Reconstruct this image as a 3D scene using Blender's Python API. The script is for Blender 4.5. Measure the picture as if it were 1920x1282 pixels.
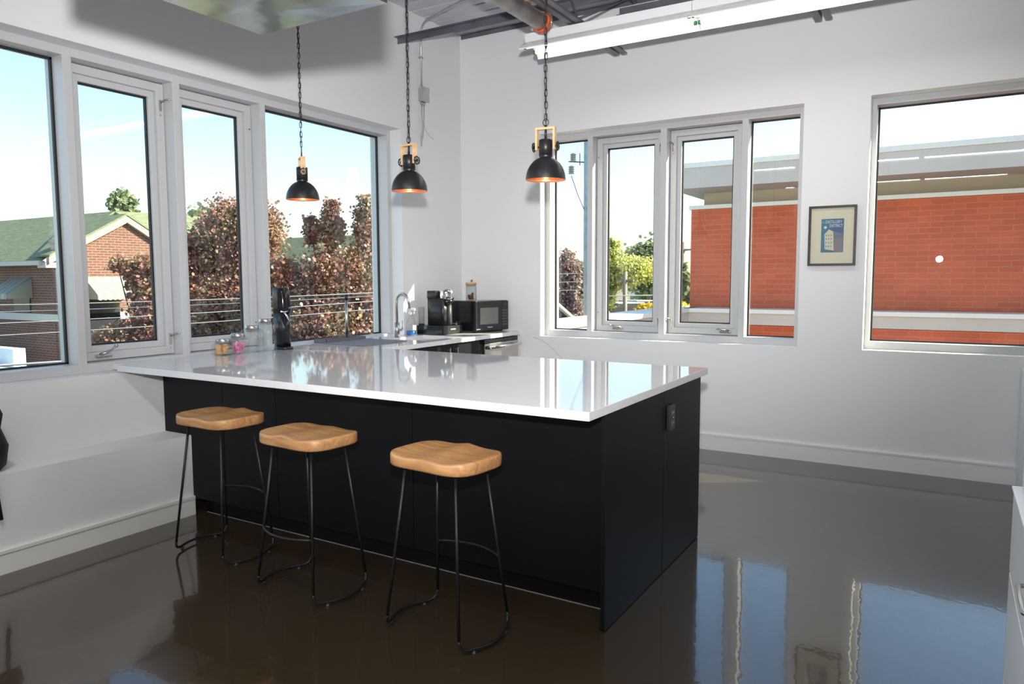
import bpy, bmesh, math, random
import numpy as np
from mathutils import Vector, Matrix
random.seed(7)
for o in list(bpy.data.objects): bpy.data.objects.remove(o)
S = bpy.context.scene
COL = S.collection
PI = math.pi

# ------------------------------------------------------------------ camera
CAM = Vector((4.1014, -5.9133, 1.4071)); YAW, PITCH, ROLL, F = 0.53898, -0.08698, -0.00356, 1373.76
fw = Vector((-math.sin(YAW)*math.cos(PITCH), math.cos(YAW)*math.cos(PITCH), math.sin(PITCH)))
rt = Vector((math.cos(YAW), math.sin(YAW), 0)); up = rt.cross(fw)
r2 = rt*math.cos(ROLL)+up*math.sin(ROLL); u2 = up*math.cos(ROLL)-rt*math.sin(ROLL)
cd = bpy.data.cameras.new('camera'); cam = bpy.data.objects.new('camera', cd); COL.objects.link(cam)
cam.matrix_world = Matrix(((r2.x, u2.x, -fw.x, CAM.x), (r2.y, u2.y, -fw.y, CAM.y), (r2.z, u2.z, -fw.z, CAM.z), (0, 0, 0, 1)))
cd.sensor_width = 36; cd.lens = F/1920*36; cd.clip_start = .05; cd.clip_end = 400
S.camera = cam
# ------------------------------------------------------------------ world, sun, flash, exposure
SUNV = Vector((1, .655, .76)).normalized()
w = bpy.data.worlds.new('world'); S.world = w; w.use_nodes = True
nt = w.node_tree; nt.nodes.clear()
sky = nt.nodes.new('ShaderNodeTexSky'); sky.sky_type = 'NISHITA'; sky.sun_disc = False
sky.sun_elevation = math.asin(SUNV.z); sky.sun_rotation = math.atan2(SUNV.x, SUNV.y)
sky.air_density = 1.1; sky.dust_density = 1.2; sky.ozone_density = 1.5; sky.altitude = 100
bg = nt.nodes.new('ShaderNodeBackground'); bg.inputs['Strength'].default_value = .38
wo = nt.nodes.new('ShaderNodeOutputWorld')
nt.links.new(sky.outputs[0], bg.inputs[0]); nt.links.new(bg.outputs[0], wo.inputs[0])
sl = bpy.data.lights.new('sun', 'SUN'); sl.energy = 20; sl.angle = math.radians(.6); sl.color = (1, .87, .66)
so = bpy.data.objects.new('sun', sl); COL.objects.link(so); so.rotation_euler = SUNV.to_track_quat('Z', 'Y').to_euler()
so.location = (10, 10, 12)
fl = bpy.data.lights.new('camera_flash', 'SPOT'); fl.energy = 840; fl.spot_size = math.radians(90); fl.spot_blend = .85
fl.shadow_soft_size = .04; fl.color = (1, .985, .96)
fo = bpy.data.objects.new('camera_flash', fl); COL.objects.link(fo); fo.location = CAM+Vector((0, 0, .25))
fd = (fw*F+r2*(900-960)-u2*(110-641)).normalized()      # the head is tilted up
fo.rotation_euler = (-fd).to_track_quat('Z', 'Y').to_euler()
S.view_settings.view_transform = 'Standard'; S.view_settings.look = 'None'
S.view_settings.gamma = 1; S.view_settings.use_curve_mapping = False; S.view_settings.exposure = 0.0

# ------------------------------------------------------------------ materials
MATS = {}
def mat(name, col, rough=.5, metal=0, spec=.5, var=0, vscale=5, bump=0, bscale=40, coat=0, stretch=(1, 1, 1), emit=None, estr=0, rvar=0, trans=0, col2=None):
    if name in MATS: return MATS[name]
    m = bpy.data.materials.new(name); m.use_nodes = True; t = m.node_tree; b = t.nodes['Principled BSDF']
    b.inputs['Base Color'].default_value = (*col, 1); b.inputs['Roughness'].default_value = rough
    b.inputs['Metallic'].default_value = metal; b.inputs['Specular IOR Level'].default_value = spec
    b.inputs['Coat Weight'].default_value = coat; b.inputs['Coat Roughness'].default_value = .05
    if trans: b.inputs['Transmission Weight'].default_value = trans
    if emit: b.inputs['Emission Color'].default_value = (*emit, 1); b.inputs['Emission Strength'].default_value = estr
    tc = t.nodes.new('ShaderNodeTexCoord'); mp = t.nodes.new('ShaderNodeMapping'); mp.inputs['Scale'].default_value = stretch
    t.links.new(tc.outputs['Object'], mp.inputs[0])
    n = t.nodes.new('ShaderNodeTexNoise'); n.inputs['Scale'].default_value = vscale; n.inputs['Detail'].default_value = 4
    t.links.new(mp.outputs[0], n.inputs['Vector'])
    if var or col2:
        cr = t.nodes.new('ShaderNodeMix'); cr.data_type = 'RGBA'
        c2 = col2 or tuple(c*(1+var) for c in col); c1 = col if col2 else tuple(c*(1-var) for c in col)
        cr.inputs[6].default_value = (*c1, 1); cr.inputs[7].default_value = (*c2, 1)
        mr = t.nodes.new('ShaderNodeMapRange'); mr.inputs[1].default_value = .32; mr.inputs[2].default_value = .68
        t.links.new(n.outputs[0], mr.inputs[0]); t.links.new(mr.outputs[0], cr.inputs[0]); t.links.new(cr.outputs[2], b.inputs['Base Color'])
    if rvar:
        mr2 = t.nodes.new('ShaderNodeMapRange'); mr2.inputs[1].default_value = .3; mr2.inputs[2].default_value = .7
        mr2.inputs[3].default_value = rough; mr2.inputs[4].default_value = rough+rvar
        t.links.new(n.outputs[0], mr2.inputs[0]); t.links.new(mr2.outputs[0], b.inputs['Roughness'])
    if bump:
        n2 = t.nodes.new('ShaderNodeTexNoise'); n2.inputs['Scale'].default_value = bscale; n2.inputs['Detail'].default_value = 3
        t.links.new(mp.outputs[0], n2.inputs['Vector'])
        bp = t.nodes.new('ShaderNodeBump'); bp.inputs['Strength'].default_value = bump; bp.inputs['Distance'].default_value = .01
        t.links.new(n2.outputs[0], bp.inputs['Height']); t.links.new(bp.outputs[0], b.inputs['Normal'])
    MATS[name] = m; return m

def brick_mat(name, c1, c2, mortar, bw, bh, ms=.012, scale=1.0):
    m = bpy.data.materials.new(name); m.use_nodes = True; t = m.node_tree; b = t.nodes['Principled BSDF']
    b.inputs['Roughness'].default_value = .85
    tc = t.nodes.new('ShaderNodeTexCoord'); sx = t.nodes.new('ShaderNodeSeparateXYZ'); cx = t.nodes.new('ShaderNodeCombineXYZ')
    ad = t.nodes.new('ShaderNodeMath'); ad.operation = 'ADD'
    t.links.new(tc.outputs['Object'], sx.inputs[0]); t.links.new(sx.outputs[0], ad.inputs[0]); t.links.new(sx.outputs[1], ad.inputs[1])
    t.links.new(ad.outputs[0], cx.inputs[0]); t.links.new(sx.outputs[2], cx.inputs[1])
    br = t.nodes.new('ShaderNodeTexBrick'); br.inputs['Scale'].default_value = scale
    br.inputs['Color1'].default_value = (*c1, 1); br.inputs['Color2'].default_value = (*c2, 1); br.inputs['Mortar'].default_value = (*mortar, 1)
    br.inputs['Brick Width'].default_value = bw; br.inputs['Row Height'].default_value = bh; br.inputs['Mortar Size'].default_value = ms
    br.inputs['Mortar Smooth'].default_value = .3
    t.links.new(cx.outputs[0], br.inputs['Vector'])
    n = t.nodes.new('ShaderNodeTexNoise'); n.inputs['Scale'].default_value = 2.5; n.inputs['Detail'].default_value = 5
    t.links.new(tc.outputs['Object'], n.inputs['Vector'])
    mx = t.nodes.new('ShaderNodeMix'); mx.data_type = 'RGBA'; mx.blend_type = 'MULTIPLY'; mx.inputs[0].default_value = .35
    t.links.new(br.outputs[0], mx.inputs[6]); t.links.new(n.outputs[0], mx.inputs[7]); t.links.new(mx.outputs[2], b.inputs['Base Color'])
    bp = t.nodes.new('ShaderNodeBump'); bp.inputs['Strength'].default_value = .4; bp.inputs['Distance'].default_value = .01; bp.invert = True
    t.links.new(br.outputs[1], bp.inputs['Height']); t.links.new(bp.outputs[0], b.inputs['Normal'])
    return m

def glass_mat(name, tint=(.93, .97, .96), ior=1.45, rough=0.0):
    m = bpy.data.materials.new(name); m.use_nodes = True; t = m.node_tree; t.nodes.clear()
    o = t.nodes.new('ShaderNodeOutputMaterial'); mx = t.nodes.new('ShaderNodeMixShader')
    tr = t.nodes.new('ShaderNodeBsdfTransparent'); tr.inputs[0].default_value = (*tint, 1)
    gl = t.nodes.new('ShaderNodeBsdfGlossy'); gl.inputs['Roughness'].default_value = rough
    fr = t.nodes.new('ShaderNodeFresnel'); ge = t.nodes.new('ShaderNodeNewGeometry'); mr = t.nodes.new('ShaderNodeMapRange')
    mr.inputs[3].default_value = ior; mr.inputs[4].default_value = 1/ior      # same reflectance on both faces of the pane
    t.links.new(ge.outputs['Backfacing'], mr.inputs[0]); t.links.new(mr.outputs[0], fr.inputs[0])
    t.links.new(fr.outputs[0], mx.inputs[0]); t.links.new(tr.outputs[0], mx.inputs[1]); t.links.new(gl.outputs[0], mx.inputs[2]); t.links.new(mx.outputs[0], o.inputs[0])
    return m

def leaf_mat(name, cols, scale=1.2):
    m = bpy.data.materials.new(name); m.use_nodes = True; t = m.node_tree; b = t.nodes['Principled BSDF']; b.inputs['Roughness'].default_value = .45
    tc = t.nodes.new('ShaderNodeTexCoord'); n = t.nodes.new('ShaderNodeTexNoise'); n.inputs['Scale'].default_value = scale; n.inputs['Detail'].default_value = 6; n.inputs['Roughness'].default_value = .8
    t.links.new(tc.outputs['Object'], n.inputs['Vector'])
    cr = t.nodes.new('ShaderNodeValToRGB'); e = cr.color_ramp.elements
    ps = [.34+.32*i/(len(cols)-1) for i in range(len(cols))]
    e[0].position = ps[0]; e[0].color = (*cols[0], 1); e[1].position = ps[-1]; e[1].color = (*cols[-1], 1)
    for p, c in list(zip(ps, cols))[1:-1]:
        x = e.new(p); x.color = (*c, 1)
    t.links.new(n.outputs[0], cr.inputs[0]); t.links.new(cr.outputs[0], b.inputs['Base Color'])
    tl = t.nodes.new('ShaderNodeBsdfTranslucent'); t.links.new(cr.outputs[0], tl.inputs[0])
    mx = t.nodes.new('ShaderNodeMixShader'); mx.inputs[0].default_value = .35
    t.links.new(b.outputs[0], mx.inputs[1]); t.links.new(tl.outputs[0], mx.inputs[2]); t.links.new(mx.outputs[0], t.nodes['Material Output'].inputs[0])
    return m

def floor_mat():
    m = bpy.data.materials.new('polished_concrete'); m.use_nodes = True; t = m.node_tree; b = t.nodes['Principled BSDF']
    tc = t.nodes.new('ShaderNodeTexCoord')
    def noise(sc, det, rg=.6):
        n = t.nodes.new('ShaderNodeTexNoise'); n.inputs['Scale'].default_value = sc; n.inputs['Detail'].default_value = det; n.inputs['Roughness'].default_value = rg
        t.links.new(tc.outputs['Object'], n.inputs['Vector']); return n
    a = noise(1.3, 5); sp = noise(160, 2)
    cr = t.nodes.new('ShaderNodeMix'); cr.data_type = 'RGBA'; cr.inputs[6].default_value = (.031, .022, .0125, 1); cr.inputs[7].default_value = (.050, .036, .020, 1)
    t.links.new(a.outputs[0], cr.inputs[0])
    c2 = t.nodes.new('ShaderNodeMix'); c2.data_type = 'RGBA'; c2.inputs[7].default_value = (.12, .095, .06, 1)
    mr = t.nodes.new('ShaderNodeMapRange'); mr.inputs[1].default_value = .62; mr.inputs[2].default_value = .75; mr.inputs[4].default_value = .5
    t.links.new(sp.outputs[0], mr.inputs[0]); t.links.new(mr.outputs[0], c2.inputs[0]); t.links.new(cr.outputs[2], c2.inputs[6]); t.links.new(c2.outputs[2], b.inputs['Base Color'])
    b.inputs['Roughness'].default_value = .13; b.inputs['IOR'].default_value = 1.45
    b.inputs['Coat Weight'].default_value = .6; b.inputs['Coat Roughness'].default_value = .02
    h = noise(6, 3); h2 = noise(300, 1)
    bp = t.nodes.new('ShaderNodeBump'); bp.inputs['Strength'].default_value = .035; bp.inputs['Distance'].default_value = .02
    t.links.new(h.outputs[0], bp.inputs['Height'])
    bq = t.nodes.new('ShaderNodeBump'); bq.inputs['Strength'].default_value = .02; bq.inputs['Distance'].default_value = .001
    t.links.new(h2.outputs[0], bq.inputs['Height']); t.links.new(bp.outputs[0], bq.inputs['Normal'])
    t.links.new(bq.outputs[0], b.inputs['Normal']); t.links.new(bp.outputs[0], b.inputs['Coat Normal'])
    return m

def wood_mat(name, c1, c2, c3):
    m = bpy.data.materials.new(name); m.use_nodes = True; t = m.node_tree; b = t.nodes['Principled BSDF']; b.inputs['Roughness'].default_value = .42
    tc = t.nodes.new('ShaderNodeTexCoord'); mp = t.nodes.new('ShaderNodeMapping'); mp.inputs['Scale'].default_value = (2.2, 22, 22)
    oi = t.nodes.new('ShaderNodeObjectInfo'); va = t.nodes.new('ShaderNodeVectorMath'); va.operation = 'ADD'
    t.links.new(tc.outputs['Object'], va.inputs[0]); t.links.new(oi.outputs['Random'], va.inputs[1]); t.links.new(va.outputs[0], mp.inputs[0])
    n = t.nodes.new('ShaderNodeTexNoise'); n.inputs['Scale'].default_value = 1.4; n.inputs['Detail'].default_value = 6; n.inputs['Distortion'].default_value = 1.2
    t.links.new(mp.outputs[0], n.inputs['Vector'])
    cr = t.nodes.new('ShaderNodeValToRGB'); e = cr.color_ramp.elements
    e[0].position = .3; e[0].color = (*c1, 1); e[1].position = .72; e[1].color = (*c3, 1); x = e.new(.5); x.color = (*c2, 1)
    t.links.new(n.outputs[0], cr.inputs[0]); t.links.new(cr.outputs[0], b.inputs['Base Color'])
    return m

M_wall = mat('white_wall_paint', (.76, .76, .78), .7, spec=.25, bump=.06, bscale=60)
M_trim = mat('white_trim_paint', (.80, .80, .80), .4)
M_brickpaint = mat('white_painted_plaster', (.80, .80, .82), .65, spec=.3, bump=.16, bscale=3.0, stretch=(.5, .5, 4))
M_frame = mat('white_window_aluminium', (.52, .53, .55), .35)
M_gasket = mat('black_rubber_gasket', (.012, .012, .015), .6)
M_glass = glass_mat('window_glass')
M_jar = glass_mat('jar_glass', (.965, .985, .98), 1.55)
M_floor = floor_mat()
M_deck = mat('painted_steel_deck', (.50, .50, .54), .45, var=.12, vscale=3)
M_steel = mat('dark_grey_steel', (.15, .15, .18), .45, metal=.3, var=.2)
M_galv = mat('galvanised_steel', (.55, .57, .57), .3, metal=.9, var=.2, vscale=6, rvar=.15)
M_duct = mat('galvanised_duct_sheet', (.72, .75, .73), .18, metal=1, var=.10, vscale=2.5, bump=.8, bscale=2.6)
M_pipe = mat('grey_sprinkler_pipe', (.42, .43, .42), .4, metal=.3, var=.3, vscale=8)
M_orange = mat('orange_pipe_clamp', (.72, .13, .05), .5, var=.25, vscale=25)
M_rust = mat('rusty_pipe_primer', (.42, .22, .15), .7, var=.3, vscale=14)
M_black = mat('matte_black_metal', (.013, .013, .016), .38)
M_blackwood = mat('black_cabinet_laminate', (.0045, .005, .0065), .46, spec=.22)
M_blackgloss = mat('glossy_black_plastic', (.008, .008, .010), .12)
M_blackplas = mat('black_plastic', (.016, .017, .020), .35)
M_greyplas = mat('dark_grey_plastic', (.05, .05, .055), .5)
M_quartz = mat('white_quartz', (.72, .72, .74), .045, var=.015, vscale=30)
M_chrome = mat('chrome', (.85, .85, .86), .08, metal=1)
M_nickel = mat('brushed_nickel', (.55, .53, .49), .3, metal=1)
M_ss = mat('stainless_steel', (.55, .53, .50), .3, metal=1, var=.08, vscale=3, stretch=(1, 1, 60))
M_copper = mat('copper_shade_lining', (.95, .42, .24), .35, metal=.7)
M_oak = wood_mat('oak_seat_wood', (.36, .17, .065), (.50, .255, .105), (.60, .34, .155))
M_lightwood = wood_mat('pale_beech_wood', (.62, .38, .19), (.72, .46, .25), (.78, .53, .32))
M_reflector = mat('white_enamel_reflector', (.88, .88, .88), .3)
M_tube = mat('lit_fluorescent_tube', (.9, .9, .85), .5, emit=(1, .98, .88), estr=4)
M_green = mat('green_tube_band', (.03, .22, .08), .5)
M_channel = mat('white_enamel_channel', (.86, .87, .90), .3)
M_whiteplas = mat('white_enamel', (.70, .72, .74), .3)
M_paper = mat('cream_mat_board', (.76, .69, .56), .6)
M_brick = brick_mat('orange_red_brick', (.57, .125, .052), (.50, .10, .042), (.55, .19, .11), .30, .086, .006)
M_brick2 = brick_mat('weathered_house_brick', (.17, .06, .036), (.12, .045, .032), (.23, .17, .135), .19, .062, .010)
M_parapet = mat('grey_metal_flashing', (.44, .42, .40), .5, var=.06, vscale=1)
M_parapet2 = mat('pale_cap_flashing', (.62, .64, .62), .5)
M_soffit = mat('beige_soffit', (.40, .34, .26), .6)
M_shingle = mat('green_shingle', (.12, .15, .085), .8, var=.25, vscale=4, stretch=(1, 1, 7), bump=.5, bscale=10)
M_tan = mat('cream_gable_trim', (.30, .25, .19), .6)
M_white = mat('white_roof_membrane', (.85, .86, .86), .6)
M_ground = mat('asphalt_ground', (.16, .16, .16), .9, var=.2, vscale=.5)
M_grass = mat('grass_verge', (.16, .22, .07), .9, var=.3, vscale=1)
M_bark = mat('tree_bark', (.10, .075, .055), .9, var=.3)
M_awning = mat('pale_awning_metal', (.27, .27, .21), .5)
M_awning2 = mat('blue_grey_awning_stripe', (.16, .19, .18), .5)
M_dglass = mat('dark_house_window', (.02, .025, .03), .1)
M_cable = mat('pale_cable_sheath', (.62, .60, .56), .5)
M_pole = mat('blue_grey_pole_metal', (.38, .46, .50), .6, var=.15, vscale=6)
M_woodpole = mat('weathered_wood_pole', (.22, .18, .15), .9)
M_porc = mat('grey_porcelain', (.30, .34, .32), .3)

# ------------------------------------------------------------------ mesh helpers
WORLD = {}
class MB:
    def __init__(s): s.b = bmesh.new()
    def box(s, x0, x1, y0, y1, z0, z1, M=None):
        vs = [s.b.verts.new((x, y, z)) for x in (x0, x1) for y in (y0, y1) for z in (z0, z1)]
        for f in ((0, 1, 3, 2), (4, 6, 7, 5), (0, 4, 5, 1), (2, 3, 7, 6), (0, 2, 6, 4), (1, 5, 7, 3)):
            s.b.faces.new([vs[i] for i in f])
        if M is not None: bmesh.ops.transform(s.b, matrix=M, verts=vs)
        return s
    def rbox(s, x0, x1, y0, y1, z0, z1, r=.005, seg=2, M=None):
        t = bmesh.new(); q = MB.__new__(MB); q.b = t; q.box(min(x0, x1), max(x0, x1), min(y0, y1), max(y0, y1), min(z0, z1), max(z0, z1))
        bmesh.ops.recalc_face_normals(t, faces=t.faces)
        bmesh.ops.bevel(t, geom=list(t.edges), offset=r, segments=seg, profile=.5, affect='EDGES')
        if M is not None: bmesh.ops.transform(t, matrix=M, verts=t.verts)
        s.merge(t); return s
    def merge(s, t):
        mp = {v: s.b.verts.new(v.co) for v in t.verts}
        for f in t.faces:
            try:
                nf = s.b.faces.new([mp[v] for v in f.verts]); nf.smooth = f.smooth
            except ValueError: pass
        t.free()
    def tube(s, pts, r, seg=8, closed=False, caps=True):
        pts = [Vector(p) for p in pts]; n = len(pts); rings = []
        rr = r if isinstance(r, (list, tuple)) else [r]*n
        prev = None
        for i, p in enumerate(pts):
            a = pts[i-1] if (i > 0 or closed) else p; c = pts[(i+1) % n] if (i < n-1 or closed) else p
            d = (c-a).normalized()
            if prev is None: prev = d.orthogonal().normalized()
            u = (prev-d*prev.dot(d))
            u = u.normalized() if u.length > 1e-6 else d.orthogonal().normalized()
            prev = u; v = d.cross(u)
            rings.append([s.b.verts.new(p+u*math.cos(2*PI*k/seg)*rr[i]+v*math.sin(2*PI*k/seg)*rr[i]) for k in range(seg)])
        m = n if closed else n-1
        for i in range(m):
            A, B = rings[i], rings[(i+1) % n]
            for k in range(seg):
                f = s.b.faces.new((A[k], A[(k+1) % seg], B[(k+1) % seg], B[k])); f.smooth = True
        if caps and not closed:
            s.b.faces.new(rings[0][::-1]); s.b.faces.new(rings[-1])
        return s
    def lathe(s, prof, c=(0, 0, 0), seg=32, M=None):
        c = Vector(c); rings = []; vs = []
        for r, z in prof:
            if r < 1e-6: v = s.b.verts.new(c+Vector((0, 0, z))); rings.append([v]); vs.append(v)
            else:
                R = [s.b.verts.new(c+Vector((r*math.cos(2*PI*k/seg), r*math.sin(2*PI*k/seg), z))) for k in range(seg)]; rings.append(R); vs += R
        for A, B in zip(rings, rings[1:]):
            for k in range(seg):
                if len(A) == 1 and len(B) == 1: continue
                if len(A) == 1: f = s.b.faces.new((A[0], B[(k+1) % seg], B[k]))
                elif len(B) == 1: f = s.b.faces.new((A[k], A[(k+1) % seg], B[0]))
                else: f = s.b.faces.new((A[k], A[(k+1) % seg], B[(k+1) % seg], B[k]))
                f.smooth = True
        if M is not None: bmesh.ops.transform(s.b, matrix=M, verts=vs)
        return s
    def poly(s, pts, thick=None):
        vs = [s.b.verts.new(p) for p in pts]; f = s.b.faces.new(vs)
        if thick is not None:
            t = Vector(thick); ws = [s.b.verts.new(Vector(p)+t) for p in pts]; s.b.faces.new(ws[::-1]); n = len(vs)
            for i in range(n): s.b.faces.new((vs[i], ws[i], ws[(i+1) % n], vs[(i+1) % n]))
        return s
    def build(s, name, m, parent=None, bevel=0, recalc=True):
        if recalc: bmesh.ops.recalc_face_normals(s.b, faces=s.b.faces)
        me = bpy.data.meshes.new(name); s.b.to_mesh(me); s.b.free()
        me.materials.append(m); o = bpy.data.objects.new(name, me); COL.objects.link(o)
        if bevel:
            bm_ = o.modifiers.new('bevel', 'BEVEL'); bm_.width = bevel; bm_.segments = 2; bm_.limit_method = 'ANGLE'
        if parent is not None:
            o.parent = parent
            if parent in WORLD: o.matrix_parent_inverse = WORLD[parent].inverted(); WORLD[o] = Matrix.Identity(4)
        return o

def tag(o, label=None, cat=None, group=None, kind=None):
    if label: o['label'] = label
    if cat: o['category'] = cat
    if group: o['group'] = group
    if kind: o['kind'] = kind
    return o
def thing(name, label, cat, loc=(0, 0, 0), rotz=0, group=None, kind=None, world=True):
    """world=True: its parts are given in room coordinates; else in the thing's own."""
    o = bpy.data.objects.new(name, None); COL.objects.link(o); o.empty_display_size = .1
    o.location = loc; o.rotation_euler = (0, 0, rotz)
    if world: WORLD[o] = Matrix.Translation(Vector(loc)) @ Matrix.Rotation(rotz, 4, 'Z')
    return tag(o, label, cat, group, kind)
def copy_tree(o, parent=None):
    c = o.copy(); COL.objects.link(c); c.parent = parent
    for ch in list(o.children): copy_tree(ch, c)
    return c
def text_mesh(name, txt, size, m, parent, M, depth=.0006, align='CENTER'):
    cu = bpy.data.curves.new(name, 'FONT'); cu.body = txt; cu.size = size; cu.align_x = align; cu.align_y = 'CENTER'; cu.extrude = depth
    t = bpy.data.objects.new(name+'_source', cu); COL.objects.link(t); bpy.context.view_layer.update()
    me = bpy.data.meshes.new_from_object(t.evaluated_get(bpy.context.evaluated_depsgraph_get()))
    bpy.data.objects.remove(t); me.transform(M); me.materials.clear(); me.materials.append(m)
    o = bpy.data.objects.new(name, me); COL.objects.link(o); o.parent = parent
    if parent in WORLD: o.matrix_parent_inverse = WORLD[parent].inverted(); WORLD[o] = Matrix.Identity(4)
    return o
def frameM(origin, xdir, ydir):
    x = Vector(xdir).normalized(); y = Vector(ydir).normalized(); z = x.cross(y)
    M = Matrix((x, y, z)).transposed().to_4x4(); M.translation = Vector(origin); return M

# ================================================================== ROOM SHELL
RX, RY = 6.6, -10.2
A0, A1, AB, AT = -4.981, -.899, .8722, 2.680      # left wall opening
B0, B1, BB, BT = .860, 3.107, .8722, 2.695        # back wall opening one
C0, C1 = 3.558, 4.75                              # back wall opening two
ZC, WT = 3.691, .35
tag(MB().box(-.05, RX, RY, .05, -.15, 0).build('floor', M_floor), 'dark polished concrete floor', 'floor', kind='structure')
lw = MB()
lw.box(-WT, 0, A1, WT, -3.5, ZC+.3).box(-WT, 0, RY-.3, A0, -3.5, ZC+.3).box(-WT, 0, A0, A1, -3.5, AB).box(-WT, 0, A0, A1, AT, ZC+.3)
tag(lw.build('wall_left', M_wall), 'white left wall with the long row of windows', 'wall', kind='structure')
bw = MB()
bw.box(0, B0, 0, WT, -3.5, ZC).box(B1, C0, 0, WT, -3.5, ZC).box(C1, RX, 0, WT, -3.5, ZC)
for a, b in ((B0, B1), (C0, C1)): bw.box(a, b, 0, WT, -3.5, BB).box(a, b, 0, WT, BT, ZC)
tag(bw.build('wall_back', M_brickpaint), 'white painted back wall with two windows', 'wall', kind='structure')
tag(MB().box(RX, RX+.2, RY, WT, -3.5, ZC+.3).build('wall_right', M_wall), 'white right wall out of view', 'wall', kind='structure')
tag(MB().box(-WT, RX+.2, RY-.2, RY, -3.5, ZC+.3).build('wall_front', M_wall), 'white wall behind the viewer', 'wall', kind='structure')
# ribbed steel deck
ck = MB(); y = RY; zc = 3.70
prof = []
while y < WT:
    prof += [(y, zc), (y+.128, zc), (y+.136, zc+.035), (y+.150, zc+.035)]; y += .158
for (ya, za), (yb, zb) in zip(prof, prof[1:]):
    ck.poly([(-.35, ya, za), (RX+.2, ya, za), (RX+.2, yb, zb), (-.35, yb, zb)])
ck.box(-.35, RX+.2, RY-.2, WT, zc+.08, zc+.2)
tag(ck.build('ceiling', M_deck, recalc=False), 'grey corrugated steel deck ceiling', 'ceiling', kind='structure')
tag(MB().box(B0-.862, 4.6, -.016, 0, 0, .118).box(-.0, 4.6, -.02, 0, .118, .131).build('baseboard_back', M_brickpaint), 'white baseboard along the back wall', 'baseboard', kind='structure')
# low ledge along the left wall
BX, BZ = .246, .4816
tag(MB().box(0, BX, RY, -3.20, 0, BZ).build('trim_1', M_brickpaint), 'low white boxed ledge under the left windows', 'ledge', kind='structure')
tag(MB().box(BX, BX+.014, RY, -3.20, 0, .10).box(BX, BX+.020, RY, -3.20, .10, .116).build('baseboard_left', M_trim), 'white baseboard on the low ledge', 'baseboard', kind='structure')

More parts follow.
